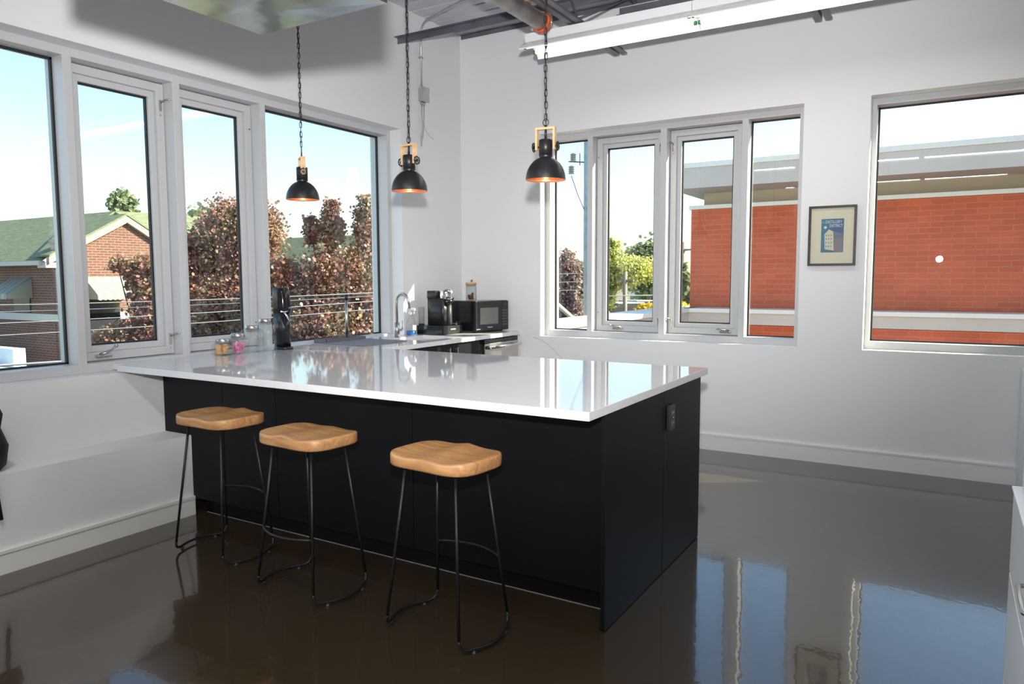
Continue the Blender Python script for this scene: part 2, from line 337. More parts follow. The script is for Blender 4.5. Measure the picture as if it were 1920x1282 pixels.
# ------------------------------------------------------------------ windows
def crank(mb, P, u, z, out):      # folding crank handle; P maps (u,w,z)
    mb.rbox(*P(u-.045, u+.045, .185, .203, z-.008, z+.008), r=.004)
    mb.rbox(*P(u-.02, u+.02, .17, .19, z-.012, z+.012), r=.004)
def window(name, label, P, T, mull, zb, zt, cells, outer, bow=None):
    """P maps (u0,u1,w0,w1,z0,z1) to a box; T maps (u,w,z) to a point; w grows outward."""
    root = thing(name, label, 'window', T(outer[0], .12, zb), kind='structure')
    f = MB(); e = .05; u0, u1 = outer
    zi0, zi1 = zb+.054, zt-.048
    for a, b in mull: f.rbox(*P(a, b, .119, .30, zb, zt), r=.003)
    for (a, b) in zip([m[1] for m in mull], [m[0] for m in mull[1:]]):
        f.rbox(*P(a-.002, b+.002, .1195, .30, zb, zi0), r=.003); f.rbox(*P(a-.002, b+.002, .1195, .30, zi1, zt), r=.003)
    f.build('window_frame', M_frame, root)
    for i, kind in enumerate(cells):
        a, b = mull[i][1], mull[i+1][0]
        if kind == 'fixed':
            g = MB()
            for q in ((a, a+.012, zi0, zi1), (b-.012, b, zi0, zi1), (a, b, zi0, zi0+.010), (a, b, zi1-.012, zi1)):
                g.box(*P(q[0], q[1], .222, .240, q[2], q[3]))
            g.build('gasket', M_gasket, root)
            pm = MB().box(*P(a+.004, b-.004, .229, .235, zi0+.004, zi1-.004))
            pn = pm.build('pane', M_glass, root)
            if bow:
                c = Vector(T((a+b)/2, .232, (zi0+zi1)/2))
                pn.data.transform(Matrix.Translation(c) @ Matrix.Rotation(bow, 4, 'Z') @ Matrix.Translation(-c))
        else:
            s = MB(); so_, si = .050, .100
            for (d, w0, w1) in ((0, .209, .275), (so_, .232, .275)):
                d2 = so_ if d == 0 else si-.012
                A, B, Z0, Z1 = a+.004+d, b-.004-d, zi0+.004+d, zi1-.006-d
                k = d2-d
                s.rbox(*P(A, A+k, w0, w1, Z0, Z1), r=.003); s.rbox(*P(B-k, B, w0, w1, Z0, Z1), r=.003)
                s.rbox(*P(A+k-.002, B-k+.002, w0+.0003, w1, Z0, Z0+k), r=.003); s.rbox(*P(A+k-.002, B-k+.002, w0+.0003, w1, Z1-k, Z1), r=.003)
            sa = s.build('sash', M_frame, root)
            A, B, Z0, Z1 = a+si-.008, b-si+.008, zi0+si-.008, zi1-si+.006
            g = MB()
            for q in ((A, A+.010, Z0, Z1), (B-.010, B, Z0, Z1), (A, B, Z0, Z0+.010), (A, B, Z1-.010, Z1)): g.box(*P(q[0], q[1], .252, .272, q[2], q[3]))
            g.build('gasket', M_gasket, sa)
            MB().box(*P(A+.004, B-.004, .258, .264, Z0+.004, Z1-.004)).build('pane', M_glass, sa)
            hw = kind[1]
            uc = a+hw['crank']; c = MB()
            c.rbox(*P(uc-.050, uc+.045, .180, .209, zi0+.022, zi0+.040), r=.006, seg=3)
            c.tube([T(uc-.03*hw['dir'], .188, zi0+.040), T(uc+.0*hw['dir'], .172, zi0+.050), T(uc+.035*hw['dir'], .168, zi0+.048+hw['lift']*.4), T(uc+.06*hw['dir'], .165, zi0+.046+hw['lift'])], [.009, .008, .006, .006], 8)
            c.lathe([(0, -.011), (.009, -.008), (.011, 0), (.009, .008), (0, .011)], T(uc+.06*hw['dir'], .163, zi0+.046+hw['lift']), 12)
            tag(c.build('crank_handle', M_nickel, sa), 'worn nickel crank handle')
            ul = (a+.03) if hw['lock'] < 0 else (b-.03)
            for zl in (zi1-.14, zi0+.10):
                l = MB()
                l.rbox(*P(ul-.008, ul+.008, .198, .210, zl-.035, zl+.035), r=.004)
                l.tube([T(ul, .200, zl+.018), T(ul-.006*hw['lock']*-1, .172, zl+.03), T(ul+.022*hw['lock'], .150, zl+.036), T(ul+.036*hw['lock'], .140, zl+.034)], [.006, .006, .005, .004], 8)
                l.box(*P(ul-.004, ul+.004, .203, .2095, zl-.062, zl-.052))
                tag(l.build('lock_lever', M_nickel, sa), 'nickel sash lock lever')
            for zl in (zi1-.17, zi0+.17):
                MB().box(*P((b if hw['lock'] < 0 else a)+.02*(hw['lock'])-.004, (b if hw['lock'] < 0 else a)+.02*hw['lock']+.004, .204, .2095, zl-.003, zl+.003)).build('sash_screw', M_black, sa)
    return root
PA = lambda u0, u1, w0, w1, z0, z1: (-w1, -w0, u0, u1, z0, z1)
TA = lambda u, w_, z: (-w_, u, z)
PB = lambda u0, u1, w0, w1, z0, z1: (u0, u1, w0, w1, z0, z1)
TB = lambda u, w_, z: (u, w_, z)
window('window_1', 'long four-part window in the left wall above the ledge', PA, TA,
       [(A0, -4.935), (-3.635, -3.585), (-2.972, -2.922), (-2.299, -2.250), (-.945, A1)], AB, AT,
       ['fixed', ('case', dict(crank=.14, dir=1, lift=.045, lock=1)), ('case', dict(crank=.34, dir=1, lift=.0, lock=-1)), 'fixed'], (A0, A1))
window('window_2', 'four-part window in the back wall beside the framed picture', PB, TB,
       [(B0, .906), (1.282, 1.332), (1.955, 2.010), (2.628, 2.678), (3.061, B1)], BB, BT,
       ['fixed', ('case', dict(crank=.22, dir=-1, lift=.012, lock=1)), ('case', dict(crank=.50, dir=-1, lift=.012, lock=-1)), 'fixed'], (B0, B1))
window('window_3', 'large single-pane window at the right end of the back wall', PB, TB,
       [(C0, 3.590), (C1-.04, C1)], BB, BT, ['fixed'], (C0, C1), bow=math.radians(.75))

# ================================================================== KITCHEN ISLAND
def ring_tube(R, c, n=20, ax='z', r=.002, seg=6, ang0=0):
    pass
isl = thing('kitchen_island', 'long matte black kitchen island cabinet under the white worktop', 'kitchen island', (1.6, -2.7, 0))
k = MB()
k.box(.262, 2.955, -3.185, -2.085, .10, .878); k.box(.002, .262, -3.185, -2.085, .485, .878); k.build('carcass', M_blackwood, isl)
MB().box(.275, 2.95, -3.135, -2.10, 0, .10).build('toe_kick', M_blackwood, isl)
seams = [(.002, .546), (.550, .985), (.989, 1.922), (1.926, 2.952)]
for i, (a, b) in enumerate(seams):
    m_ = MB()
    if i == 0:
        m_.poly([(a, -3.203, .4845), (.252, -3.203, .4845), (.252, -3.203, .105), (b, -3.203, .105), (b, -3.203, .872), (a, -3.203, .872)], (0, .018, 0))
    else: m_.rbox(a, b, -3.203, -3.185, .105, .872, r=.0012)
    m_.build('front_panel', M_blackwood, isl)
for (a, b) in ((-3.320, -2.645), (-2.640, -2.066)):
    MB().rbox(2.955, 2.974, a, b, .004, .878, r=.001).build('end_panel', M_blackwood, isl)
tag(MB().box(2.9525, 2.9550, -3.206, -3.204, .06, .87).build('edge_strip', M_chrome, isl), 'thin bright strip at the panel joint')
tag(MB().box(.28, 2.95, -3.1375, -3.135, 0, .003).build('floor_seal', mat('grey_floor_sealant', (.3, .3, .3), .5), isl), 'grey sealant line at the floor')
ou = thing('power_outlet', 'black power outlet on the right end of the island', 'outlet', (2.974, -2.57, .69))
MB().rbox(2.9745, 2.992, -2.612, -2.535, .686, .806, r=.003).build('faceplate', M_blackplas, ou)
q = MB()
for z in (.722, .770): q.rbox(2.990, 2.9955, -2.592, -2.556, z-.016, z+.016, r=.002)
sk = q.build('socket_insert', M_greyplas, ou)
q = MB()
for z in (.722, .770):
    for dy in (-.008, .008): q.box(2.9950, 2.9960, -2.574+dy-.0012, -2.574+dy+.0012, z-.006, z+.006)
q.box(2.9950, 2.9962, -2.580, -2.568, .743, .749)
q.build('socket_slots', mat('pale_socket_marks', (.35, .35, .35), .5), sk)

# worktop (one continuous piece with a sink cut-out)
CZ = .915; CT = .880
SX0, SX1, SY0, SY1 = .165, .545, -1.30, -.84
wt = MB()
ys = [-3.487, -3.44, -1.953, SY0, SY1, -.945, 0]; xs = [-.1185, .0, SX0, SX1, .656, 2.980]
def inside(x, y):
    if x < 0: return -3.44 < y < -.90
    if y > 0: return False
    if y < -1.953: return 0 < x < 2.98
    if x > .656: return False
    return not (SX0 < x < SX1 and SY0 < y < SY1)
xs = sorted(set(xs)); ys = sorted(set(ys+[-.90]))
vt = {}
def V(x, y, z):
    kx = (round(x, 5), round(y, 5), z)
    if kx not in vt: vt[kx] = wt.b.verts.new((x, y, z))
    return vt[kx]
cellsin = {}
for i in range(len(xs)-1):
    for j in range(len(ys)-1):
        cellsin[i, j] = inside((xs[i]+xs[i+1])/2, (ys[j]+ys[j+1])/2)
for (i, j), ok in cellsin.items():
    if not ok: continue
    x0, x1, y0, y1 = xs[i], xs[i+1], ys[j], ys[j+1]
    wt.b.faces.new([V(x0, y0, CZ), V(x1, y0, CZ), V(x1, y1, CZ), V(x0, y1, CZ)])
    wt.b.faces.new([V(x0, y1, CT), V(x1, y1, CT), V(x1, y0, CT), V(x0, y0, CT)])
    for di, dj, e in ((-1, 0, ((x0, y0), (x0, y1))), (1, 0, ((x1, y0), (x1, y1))), (0, -1, ((x0, y0), (x1, y0))), (0, 1, ((x0, y1), (x1, y1)))):
        if not cellsin.get((i+di, j+dj), False):
            (a, b), (c, d) = e; wt.b.faces.new([V(a, b, CZ), V(c, d, CZ), V(c, d, CT), V(a, b, CT)])
bmesh.ops.dissolve_limit(wt.b, angle_limit=.01, verts=wt.b.verts, edges=wt.b.edges)
wto = wt.build('worktop', M_quartz, bevel=.002)
tag(wto, 'glossy white quartz worktop turning from the island to the corner', 'worktop')

# base cabinets of the left run
def door_handle(x, y, z): return MB().rbox(x+.018, x+.028, y-.005, y+.005, z-.07, z+.07, r=.002).box(x, x+.02, y-.003, y+.003, z-.06, z-.05).box(x, x+.02, y-.003, y+.003, z+.05, z+.06)
for (y0, y1, hy, lb) in ((-2.08, -1.585, -1.63, 'black base cabinet of the left run nearest the island'), (-1.580, -.655, None, 'black base cabinet under the sink with two doors')):
    c = thing('base_cabinet', lb, 'cabinet', (.32, (y0+y1)/2, 0), group='black base cabinets of the left run')
    MB().box(.005, .06, y0, y1, 0, .878).box(.06, .608, y0, y0+.018, .1, .878).box(.06, .608, y1-.018, y1, .1, .878).box(.06, .608, y0+.018, y1-.018, .10, .118).box(.06, .55, y0, y1, 0, .1).build('body', M_blackwood, c)
    if hy is not None:
        d = MB().rbox(.610, .629, y0+.002, y1-.002, .105, .872, r=.0012).build('door', M_blackwood, c)
        door_handle(.629, hy, .72).build('handle', M_nickel, d)
    else:
        for (a, b, h) in ((y0+.002, -1.066, -1.117), (-1.060, y1-.002, -1.013)):
            d = MB().rbox(.610, .629, a, b, .105, .872, r=.0012).build('door', M_blackwood, c)
            door_handle(.629, h, .775).build('handle', M_nickel, d)
dw = thing('dishwasher', 'stainless steel dishwasher at the wall end of the left run', 'dishwasher', (.33, -.33, 0))
MB().box(.03, .60, -.645, -.02, .08, .872).build('body', M_blackplas, dw)
d = MB().rbox(.601, .650, -.600, -.03, .10, .835, r=.004).build('door', M_ss, dw)
MB().tube([(.690, -.585, .805), (.690, -.045, .805)], .012, 14).rbox(.650, .702, -.60, -.568, .790, .820, r=.006).rbox(.650, .690, -.075, -.055, .797, .813, r=.003).build('handle', M_chrome, d)
MB().rbox(.60, .645, -.600, -.03, .838, .870, r=.002).build('control_strip', M_blackgloss, dw)

# sink and faucet
sk = thing('kitchen_sink', 'stainless undermount sink in the left run of worktop', 'sink', (.35, -1.07, .75))
b_ = MB(); t_ = .004
b_.box(SX0-.012, SX1+.012, SY0-.012, SY1+.012, .700, .704)
b_.box(SX0-.012, SX0-.001, SY0-.012, SY1+.012, .704, .8795).box(SX1+.001, SX1+.012, SY0-.012, SY1+.012, .704, .8795)
b_.box(SX0-.001, SX1+.001, SY0-.012, SY0-.001, .704, .8795).box(SX0-.001, SX1+.001, SY1+.001, SY1+.012, .704, .8795)
b_.build('basin', M_ss, sk)
MB().lathe([(0, .7045), (.045, .7045), (.045, .708), (.03, .709), (0, .706)], ((SX0+SX1)/2, (SY0+SY1)/2, 0), 24).build('drain', M_chrome, sk)
fa = thing('kitchen_faucet', 'brushed steel gooseneck faucet standing behind the sink', 'faucet', (.124, -1.142, CZ))
MB().lathe([(0, 0), (.021, 0), (.021, .125), (.0, .125)], (.124, -1.142, CZ), 24).build('base', M_nickel, fa)
pts = [(.124, -1.142, 1.035), (.124, -1.142, 1.22)]
for i in range(1, 13):
    a = PI*i/12*.86; pts.append((.124+.062-.062*math.cos(a), -1.142, 1.22+.062*math.sin(a)))
pts.append((pts[-1][0]+.022, -1.142, 1.160))
MB().tube(pts, .0105, 14).build('spout', M_nickel, fa)
MB().tube([(.124, -1.125, .975), (.124, -1.085, .975), (.124, -1.072, .985)], .008, 10).tube([(.124, -1.075, .98), (.124, -1.070, 1.05)], .0035, 8).build('lever', M_nickel, fa)

# dish soap bottle
sb = thing('spray_bottle', 'clear spray bottle with blue liquid behind the sink', 'bottle', (.045, -.86, CZ))
MB().lathe([(0, 0), (.040, 0), (.043, .01), (.043, .085), (.036, .12), (.018, .155), (.014, .175)], (.045, -.86, CZ), 24).build('body', M_jar, sb)
MB().lathe([(0, .003), (.038, .003), (.040, .012), (.040, .035), (0, .035)], (.045, -.86, CZ), 24).build('blue_liquid', mat('blue_detergent', (.01, .12, .45), .15), sb)
MB().rbox(.082, .0885, -.885, -.835, .955, 1.0, r=.002).build('paper_label', mat('pale_lilac_label', (.75, .74, .82), .5), sb)
MB().lathe([(0, .172), (.017, .172), (.017, .195), (.008, .20), (.008, .215), (0, .215)], (.045, -.86, CZ), 16).rbox(.030, .095, -.870, -.850, 1.125, 1.148, r=.005).tube([(.08, -.86, 1.128), (.084, -.86, 1.105), (.076, -.86, 1.088)], .004, 6).build('spray_head', mat('translucent_white_plastic', (.7, .72, .75), .3), sb)

# drying mat, dish rack, towel holder
dm = tag(MB().rbox(.035, .455, -1.905, -1.415, CZ+.0005, CZ+.0075, r=.0025).build('drying_mat', mat('grey_silicone_mat', (.19, .19, .205), .55)), 'flat grey drying mat on the worktop beside the sink', 'mat')
M_rack = mat('mid_grey_plastic', (.12, .12, .135), .5)
dr = thing('dish_rack', 'low grey dish rack with upright pegs by the left window', 'dish rack', (-.035, -1.66, CZ))
q = MB().rbox(-.105, .028, -1.86, -1.42, CZ+.0005, CZ+.012, r=.003)
for a in ((-.105, .028, -1.86, -1.852), (-.105, .028, -1.428, -1.42), (-.105, -.098, -1.86, -1.42), (.021, .028, -1.86, -1.42)): q.rbox(*a, CZ+.010, CZ+.028, r=.002)
q.build('tray', M_rack, dr)
for px_ in (-.0, -.06):
    for i in range(9): MB().tube([(px_, -1.70+i*.026, CZ+.012), (px_, -1.70+i*.026, CZ+.055)], .003, 8).build('peg', M_rack, dr)
sv = thing('upright_rod', 'slim steel upright rod with black cap standing in the dish rack', 'rod', (-.030, -1.575, CZ+.012))
MB().tube([(-.030, -1.575, CZ+.0125), (-.030, -1.575, 1.243)], .0115, 14).build('shaft', M_nickel, sv)
MB().tube([(-.030, -1.575, 1.240), (-.030, -1.575, 1.277)], .0135, 14).build('cap', M_black, sv)

# soda maker
sd = thing('soda_maker', 'tall glossy black soda maker beside the glass jars', 'soda maker', (.08, -2.355, CZ))
def superloop(hx, hy, n=28, p=3.2):
    out = []
    for i in range(n):
        a = 2*PI*i/n; c, s_ = math.cos(a), math.sin(a)
        out.append((hx*math.copysign(abs(c)**(2/p), c), hy*math.copysign(abs(s_)**(2/p), s_)))
    return out
def loft(mb, secs, p=3.2, n=28):   # secs: (cx,cy,z,hx,hy)
    rings = []
    for cx, cy, z, hx, hy in secs: rings.append([mb.b.verts.new((cx+x, cy+y, z)) for x, y in superloop(hx, hy, n, p)])
    for A, B in zip(rings, rings[1:]):
        for i in range(n):
            f = mb.b.faces.new((A[i], A[(i+1) % n], B[(i+1) % n], B[i])); f.smooth = True
    mb.b.faces.new(rings[0][::-1]); mb.b.faces.new(rings[-1]); return mb
loft(MB(), [(.095, -2.340, CZ+.0003, .066, .048), (.095, -2.340, CZ+.016, .066, .048), (.094, -2.340, CZ+.020, .060, .044)]).build('base', M_blackplas, sd)
loft(MB(), [(.090, -2.342, .936, .056, .043), (.088, -2.342, 1.06, .053, .043), (.088, -2.342, 1.182, .058, .045)]).build('column', M_blackgloss, sd)
loft(MB(), [(.090, -2.342, 1.176, .060, .046), (.090, -2.342, 1.21, .064, .048), (.086, -2.342, 1.30, .059, .045), (.083, -2.342, 1.338, .055, .042), (.083, -2.342, 1.345, .050, .038)]).build('head', M_blackgloss, sd)
MB().rbox(.135, .1555, -2.335, -2.305, 1.200, 1.212, r=.003).build('blue_mark', mat('teal_blue_trim', (.08, .22, .30), .3), sd)
MB().tube([(.140, -2.392, 1.183), (.147, -2.37, 1.180), (.150, -2.345, 1.183)], .006, 10).tube([(.147, -2.372, 1.18), (.156, -2.352, 1.14), (.160, -2.340, 1.112)], [.006, .007, .003], 8).build('nozzle', M_chrome, sd)
MB().lathe([(.0, 0), (.018, .0), (.020, .012), (.020, .10), (.018, .10), (.018, .014), (0, .01)], (0, 0, 0), 20, M=Matrix.Translation((.146, -2.383, 1.055)) @ Matrix.Rotation(math.radians(18), 4, 'X') @ Matrix.Rotation(math.radians(-12), 4, 'Y')).build('glass_cup', M_jar, sd)

# glass jars in a row (each its own height)
jars = [(.062, -2.812, .083, 'short square glass jar of biscuits, lowest in the row'), (.062, -2.694, .110, 'square glass jar of pink sachets, second lowest in the row'),
        (.062, -2.577, .155, 'empty square glass jar, second tallest in the row'), (.062, -2.461, .195, 'empty square glass jar next to the soda maker, tallest in the row')]
for i, (x, y, h, lb) in enumerate(jars):
    s_ = .0555
    j = thing('glass_jar', lb, 'jar', (x, y, CZ), group='glass storage jars on the worktop')
    g = MB(); loft(g, [(x, y, CZ+.0005, s_-.003, s_-.003), (x, y, CZ+.004, s_, s_), (x, y, CZ+h-.012, s_, s_), (x, y, CZ+h-.002, s_-.010, s_-.010), (x, y, CZ+h+.001, s_-.012, s_-.012)], p=7)
    for yy in (-1, 1): pass
    g.build('body', M_jar, j)
    MB().lathe([(0, h), (.042, h), (.044, h+.003), (.044, h+.022), (.041, h+.025), (0, h+.025)], (x, y, CZ), 32).build('lid', M_ss, j)
    if i == 0:
        q = MB(); rr = random.Random(3)
        for L in range(7):
            for c in range(2):
                z = CZ+.008+L*.0092; q.lathe([(0, 0), (.021, 0), (.022, .004), (.021, .008), (0, .008)], (x-.018+rr.uniform(-.003, .003)+c*.004, y-.021+c*.042+rr.uniform(-.003, .003), z), 14)
        tag(q.build('biscuits', mat('golden_biscuit', (.62, .36, .16), .8, var=.2, vscale=60), j), 'golden round biscuits stacked inside')
    if i == 1:
        q = MB(); rr = random.Random(5)
        for c in range(14):
            a = rr.uniform(-.5, .5); px = x+rr.uniform(-.03, .03); py = y+rr.uniform(-.03, .03)
            q.box(-.008, .008, -.0012, .0012, 0, .07, M=Matrix.Translation((px, py, CZ+.008)) @ Matrix.Rotation(rr.uniform(0, 3), 4, 'Z') @ Matrix.Rotation(a*.35, 4, 'Y'))
        tag(q.build('sachets', mat('magenta_sachet', (.55, .05, .22), .5, col2=(.75, .45, .55), vscale=40), j), 'upright pink paper sachets inside')

# coffee machine standing on a capsule drawer
cdw = thing('capsule_drawer', 'wide black coffee capsule drawer behind the sink', 'drawer box', (.2, -.65, CZ))
for (xx, yy) in ((.07, -.77), (.32, -.77), (.07, -.50), (.32, -.50)): pass
MB().rbox(.052, .335, -.785, -.492, CZ+.0005, CZ+.080, r=.004).build('body', M_blackgloss, cdw)
dd = MB().rbox(.3355, .342, -.781, -.496, CZ+.008, CZ+.074, r=.002).build('drawer', M_blackplas, cdw)
text_mesh('logo', 'NESPRESSO', .0145, mat('white_print', (.8, .8, .8), .5), dd, frameM((.3428, -.638, CZ+.045), (0, 1, 0), (0, 0, 1)))
cm = thing('coffee_machine', 'black capsule coffee machine with chrome head on the capsule drawer', 'coffee machine', (.2, -.65, CZ+.081))
z0 = CZ+.081
loft(MB(), [(.205, -.66, z0, .095, .062), (.205, -.66, z0+.235, .095, .062)], p=5).build('body', M_blackplas, cm)
loft(MB(), [(.165, -.66, z0+.236, .055, .062), (.165, -.66, z0+.302, .055, .062)], p=6).build('water_tank_top', mat('smoky_black_plastic', (.03, .03, .033), .3), cm)
MB().lathe([(0, z0+.18), (.046, z0+.18), (.060, z0+.19), (.063, z0+.228), (0, z0+.228)], (.279, -.645, 0), 28).build('brew_head', M_blackgloss, cm)
MB().lathe([(0, z0+.229), (.064, z0+.229), (.066, z0+.235), (.066, z0+.295), (.058, z0+.312), (.03, z0+.322), (0, z0+.323)], (.279, -.645, 0), 36).build('chrome_lid', M_chrome, cm)
MB().tube([(.305, -.645, z0), (.305, -.645, z0+.18)], .020, 16).build('front_column', M_greyplas, cm)
q = MB().rbox(.285, .350, -.60, -.535, z0+.0005, z0+.012, r=.003)
for i in range(5): q.box(.345, .352, -.598+i*.013, -.590+i*.013, z0+.012, z0+.030)
q.build('cup_grid', M_chrome, cm)
ct = thing('water_tank', 'clear round water tank behind the coffee machine', 'water tank', (.080, -.752, CZ+.081))
MB().lathe([(0, .0003), (.027, .0003), (.027, .012), (0, .012)], (.080, -.7515, z0), 24).build('base', M_black, ct)
MB().lathe([(0, .013), (.026, .013), (.028, .16), (.026, .16), (.024, .018), (0, .018)], (.080, -.7515, z0), 28).build('cylinder', M_jar, ct)

# microwave (angled) with canister on it
mw = thing('microwave_oven', 'black microwave oven angled in the corner', 'microwave', (.442, -.455, CZ), math.radians(-12.7), world=False)
# local: front face at x=0 running +y for .43, depth -x
W_, D_, H_ = .425, .30, .288
MB().rbox(-D_, 0, 0, W_, .014, H_, r=.006).build('body', M_blackgloss, mw)
for x_ in (-D_+.03, -.04):
    for y_ in (.04, W_-.04): MB().tube([(x_, y_, .0005), (x_, y_, .016)], .012, 12).build('foot', M_black, mw)
dr_ = MB().rbox(.0005, .022, .002, .330, .018, H_-.004, r=.004).build('door', M_blackplas, mw)
MB().rbox(.0215, .0235, .055, .285, .075, .225, r=.001).build('door_window', mat('grey_microwave_glass', (.16, .165, .16), .12), dr_)
text_mesh('logo', 'Panasonic', .016, mat('white_print', (.8, .8, .8), .5), dr_, frameM((.0228, .18, .048), (0, 1, 0), (0, 0, 1)))
MB().box(.022, .0226, .012, .060, .030, .036).build('warning_strip', mat('white_print', (.8, .8, .8), .5), dr_)
cp = MB().rbox(.0005, .020, .333, W_-.002, .018, H_-.004, r=.003).build('control_panel', M_blackplas, mw)
for r_ in range(6):
    for c_ in range(3): MB().rbox(.0198, .0206, .344+c_*.024, .344+c_*.024+.018, .060+r_*.026, .060+r_*.026+.012, r=.0004, seg=1).build('button', mat('dim_grey_print', (.10, .10, .10), .5), cp)
MB().box(.0198, .0204, .352, .395, .252, .256).build('display_mark', MATS['dim_grey_print'], cp)
cn = thing('glass_canister', 'glass canister with wooden lid on top of the microwave', 'canister', (.285, -.265, CZ+.2885))
cx_, cy_, cz_ = .285, -.265, CZ+.289
MB().lathe([(0, 0), (.046, 0), (.049, .004), (.049, .150), (.046, .150), (.046, .006), (0, .006)], (cx_, cy_, cz_), 32).build('body', M_jar, cn)
ld = MB().lathe([(0, .151), (.052, .151), (.054, .154), (.052, .164), (0, .166)], (cx_, cy_, cz_), 32).lathe([(0, .138), (.040, .138), (.043, .151), (0, .151)], (cx_, cy_, cz_), 32).build('lid', M_lightwood, cn)
MB().lathe([(0, -.012), (.008, -.008), (.010, 0), (.008, .009), (0, .012)], (0, 0, 0), 14, M=Matrix.Translation((cx_+.004, cy_+.004, cz_+.180)) @ Matrix.Rotation(.7, 4, 'Y')).build('knob', mat('reddish_knob', (.35, .12, .08), .4), ld)
q = MB(); rr = random.Random(9)
for c in range(11):
    a = rr.uniform(0, 6.28); R_ = rr.uniform(0, .026)
    q.lathe([(0, -.012), (.010, -.010), (.014, .0), (.010, .010), (0, .012)], (0, 0, 0), 14, M=Matrix.Translation((cx_+R_*math.cos(a), cy_+R_*math.sin(a), cz_+.022+(c//5)*.018)) @ Matrix.Rotation(rr.uniform(0, 3), 4, 'X') @ Matrix.Rotation(rr.uniform(0, 3), 4, 'Z'))
q.build('coffee_capsules', mat('copper_and_brown_foil', (.55, .24, .12), .3, metal=.7, col2=(.10, .04, .03), vscale=50), cn)

# ================================================================== BAR STOOLS
def make_stool():
    t = thing('bar_stool', 'stool', 'bar stool', world=False)
    # seat: dished rounded rectangle
    n, rings_, hx, hy, p = 56, 12, .212, .158, 3.4
    m_ = bmesh.new(); rings = []
    loop = superloop(hx, hy, n, p)
    def ztop(x, y):
        u, v = x/hx, y/hy
        z = .722+.004*min(1, abs(u))**2.2
        z -= .007*math.exp(-((abs(u)-.46)/.30)**2)*(1-.5*max(0, v))
        z += .009*math.exp(-(u/.24)**2)*max(0, v+.15)
        return z
    loop = [(x, y*(1-.045*math.cos(PI*min(1, abs(x)/hx)))) for x, y in loop]
    c0 = m_.verts.new((0, 0, ztop(0, 0)))
    prev = None
    for r_ in range(1, rings_+1):
        s = r_/rings_*.965
        R = [m_.verts.new((x*s, y*s, ztop(x*s, y*s))) for x, y in loop]
        for i in range(n):
            if prev is None: f = m_.faces.new((c0, R[i], R[(i+1) % n]))
            else: f = m_.faces.new((prev[i], R[i], R[(i+1) % n], prev[(i+1) % n]))
            f.smooth = True
        prev = R
    for s, dz in ((.987, -.002), (1.0, -.009), (1.0, None), (.985, None), (.93, None)):
        R = []
        for x, y in loop:
            z = ztop(x, y)+dz if dz is not None else {1.0: .682, .985: .676, .93: .674}[s]
            R.append(m_.verts.new((x*s, y*s, z)))
        for i in range(n):
            f = m_.faces.new((prev[i], R[i], R[(i+1) % n], prev[(i+1) % n])); f.smooth = True
        prev = R
    m_.faces.new(prev[::-1])
    b = MB(); b.b.free(); b.b = m_; b.build('seat', M_oak, t)
    top = {}; foot = {}
    for sx in (-1, 1):
        for sy in (-1, 1):
            a = Vector((sx*.128, sy*.092, .678)); f = Vector((sx*.190, sy*.155, .030)); top[sx, sy] = a; foot[sx, sy] = f
            MB().tube([a, f.lerp(a, .043)], .0062, 10).rbox(a.x-.02, a.x+.02, a.y-.014, a.y+.014, .6715, .6755, r=.001).build('leg', M_black, t)
    for sx in (-1, 1):
        A, B = foot[sx, -1], foot[sx, 1]
        def bend(f, t, q):      # smooth bend from the leg into the bar
            p0 = f.lerp(t, .045); d = (t-f).normalized(); p1 = p0-d*((p0.z-.0175)/d.z)
            return [p0*(1-v)**2+p1*2*v*(1-v)+q*v*v for v in (0, .15, .3, .45, .6, .75, .9)]
        arc = [Vector((A.x+sx*(.004+.050*math.sin(PI*(.10+.80*i/12))), A.y+(B.y-A.y)*(.14+.72*i/12), .0175)) for i in range(13)]
        pts = bend(A, top[sx, -1], arc[0])+arc+bend(B, top[sx, 1], arc[-1])[::-1]
        MB().tube(pts, .0062, 10).build('floor_bar', M_black, t)
        for sy in (-1, 1):
            g = A if sy < 0 else B
            MB().lathe([(0, .0005), (.009, .0005), (.009, .005), (.005, .006), (.005, .013), (0, .013)], (g.x+sx*.028, g.y-sy*.055, 0), 14).build('foot_glide', M_greyplas, t)
    l1 = foot[-1, 1].lerp(top[-1, 1], .40); l2 = foot[1, 1].lerp(top[1, 1], .40); pts = []
    for i in range(13):
        v = i/12; pts.append(l1.lerp(l2, v)+Vector((0, .055*math.sin(PI*v)**.8, 0)))
    MB().tube(pts, .0062, 10).build('footrest', M_black, t)
    return t
st = make_stool()
spots = [(.915, -3.500, math.radians(-1), 'oak seat bar stool on thin black legs, nearest the left wall ledge'),
         (1.640, -3.590, math.radians(176), 'middle of the three oak and black wire bar stools, footrest on the room side'),
         (2.410, -3.600, math.radians(-5), 'oak seat bar stool nearest the corner end of the island')]
for i, (x, y, r, lb) in enumerate(spots):
    o = st if i == 0 else copy_tree(st)
    o.location = (x, y, 0); o.rotation_euler = (0, 0, r); tag(o, lb, 'bar stool', 'oak and black bar stools at the island')

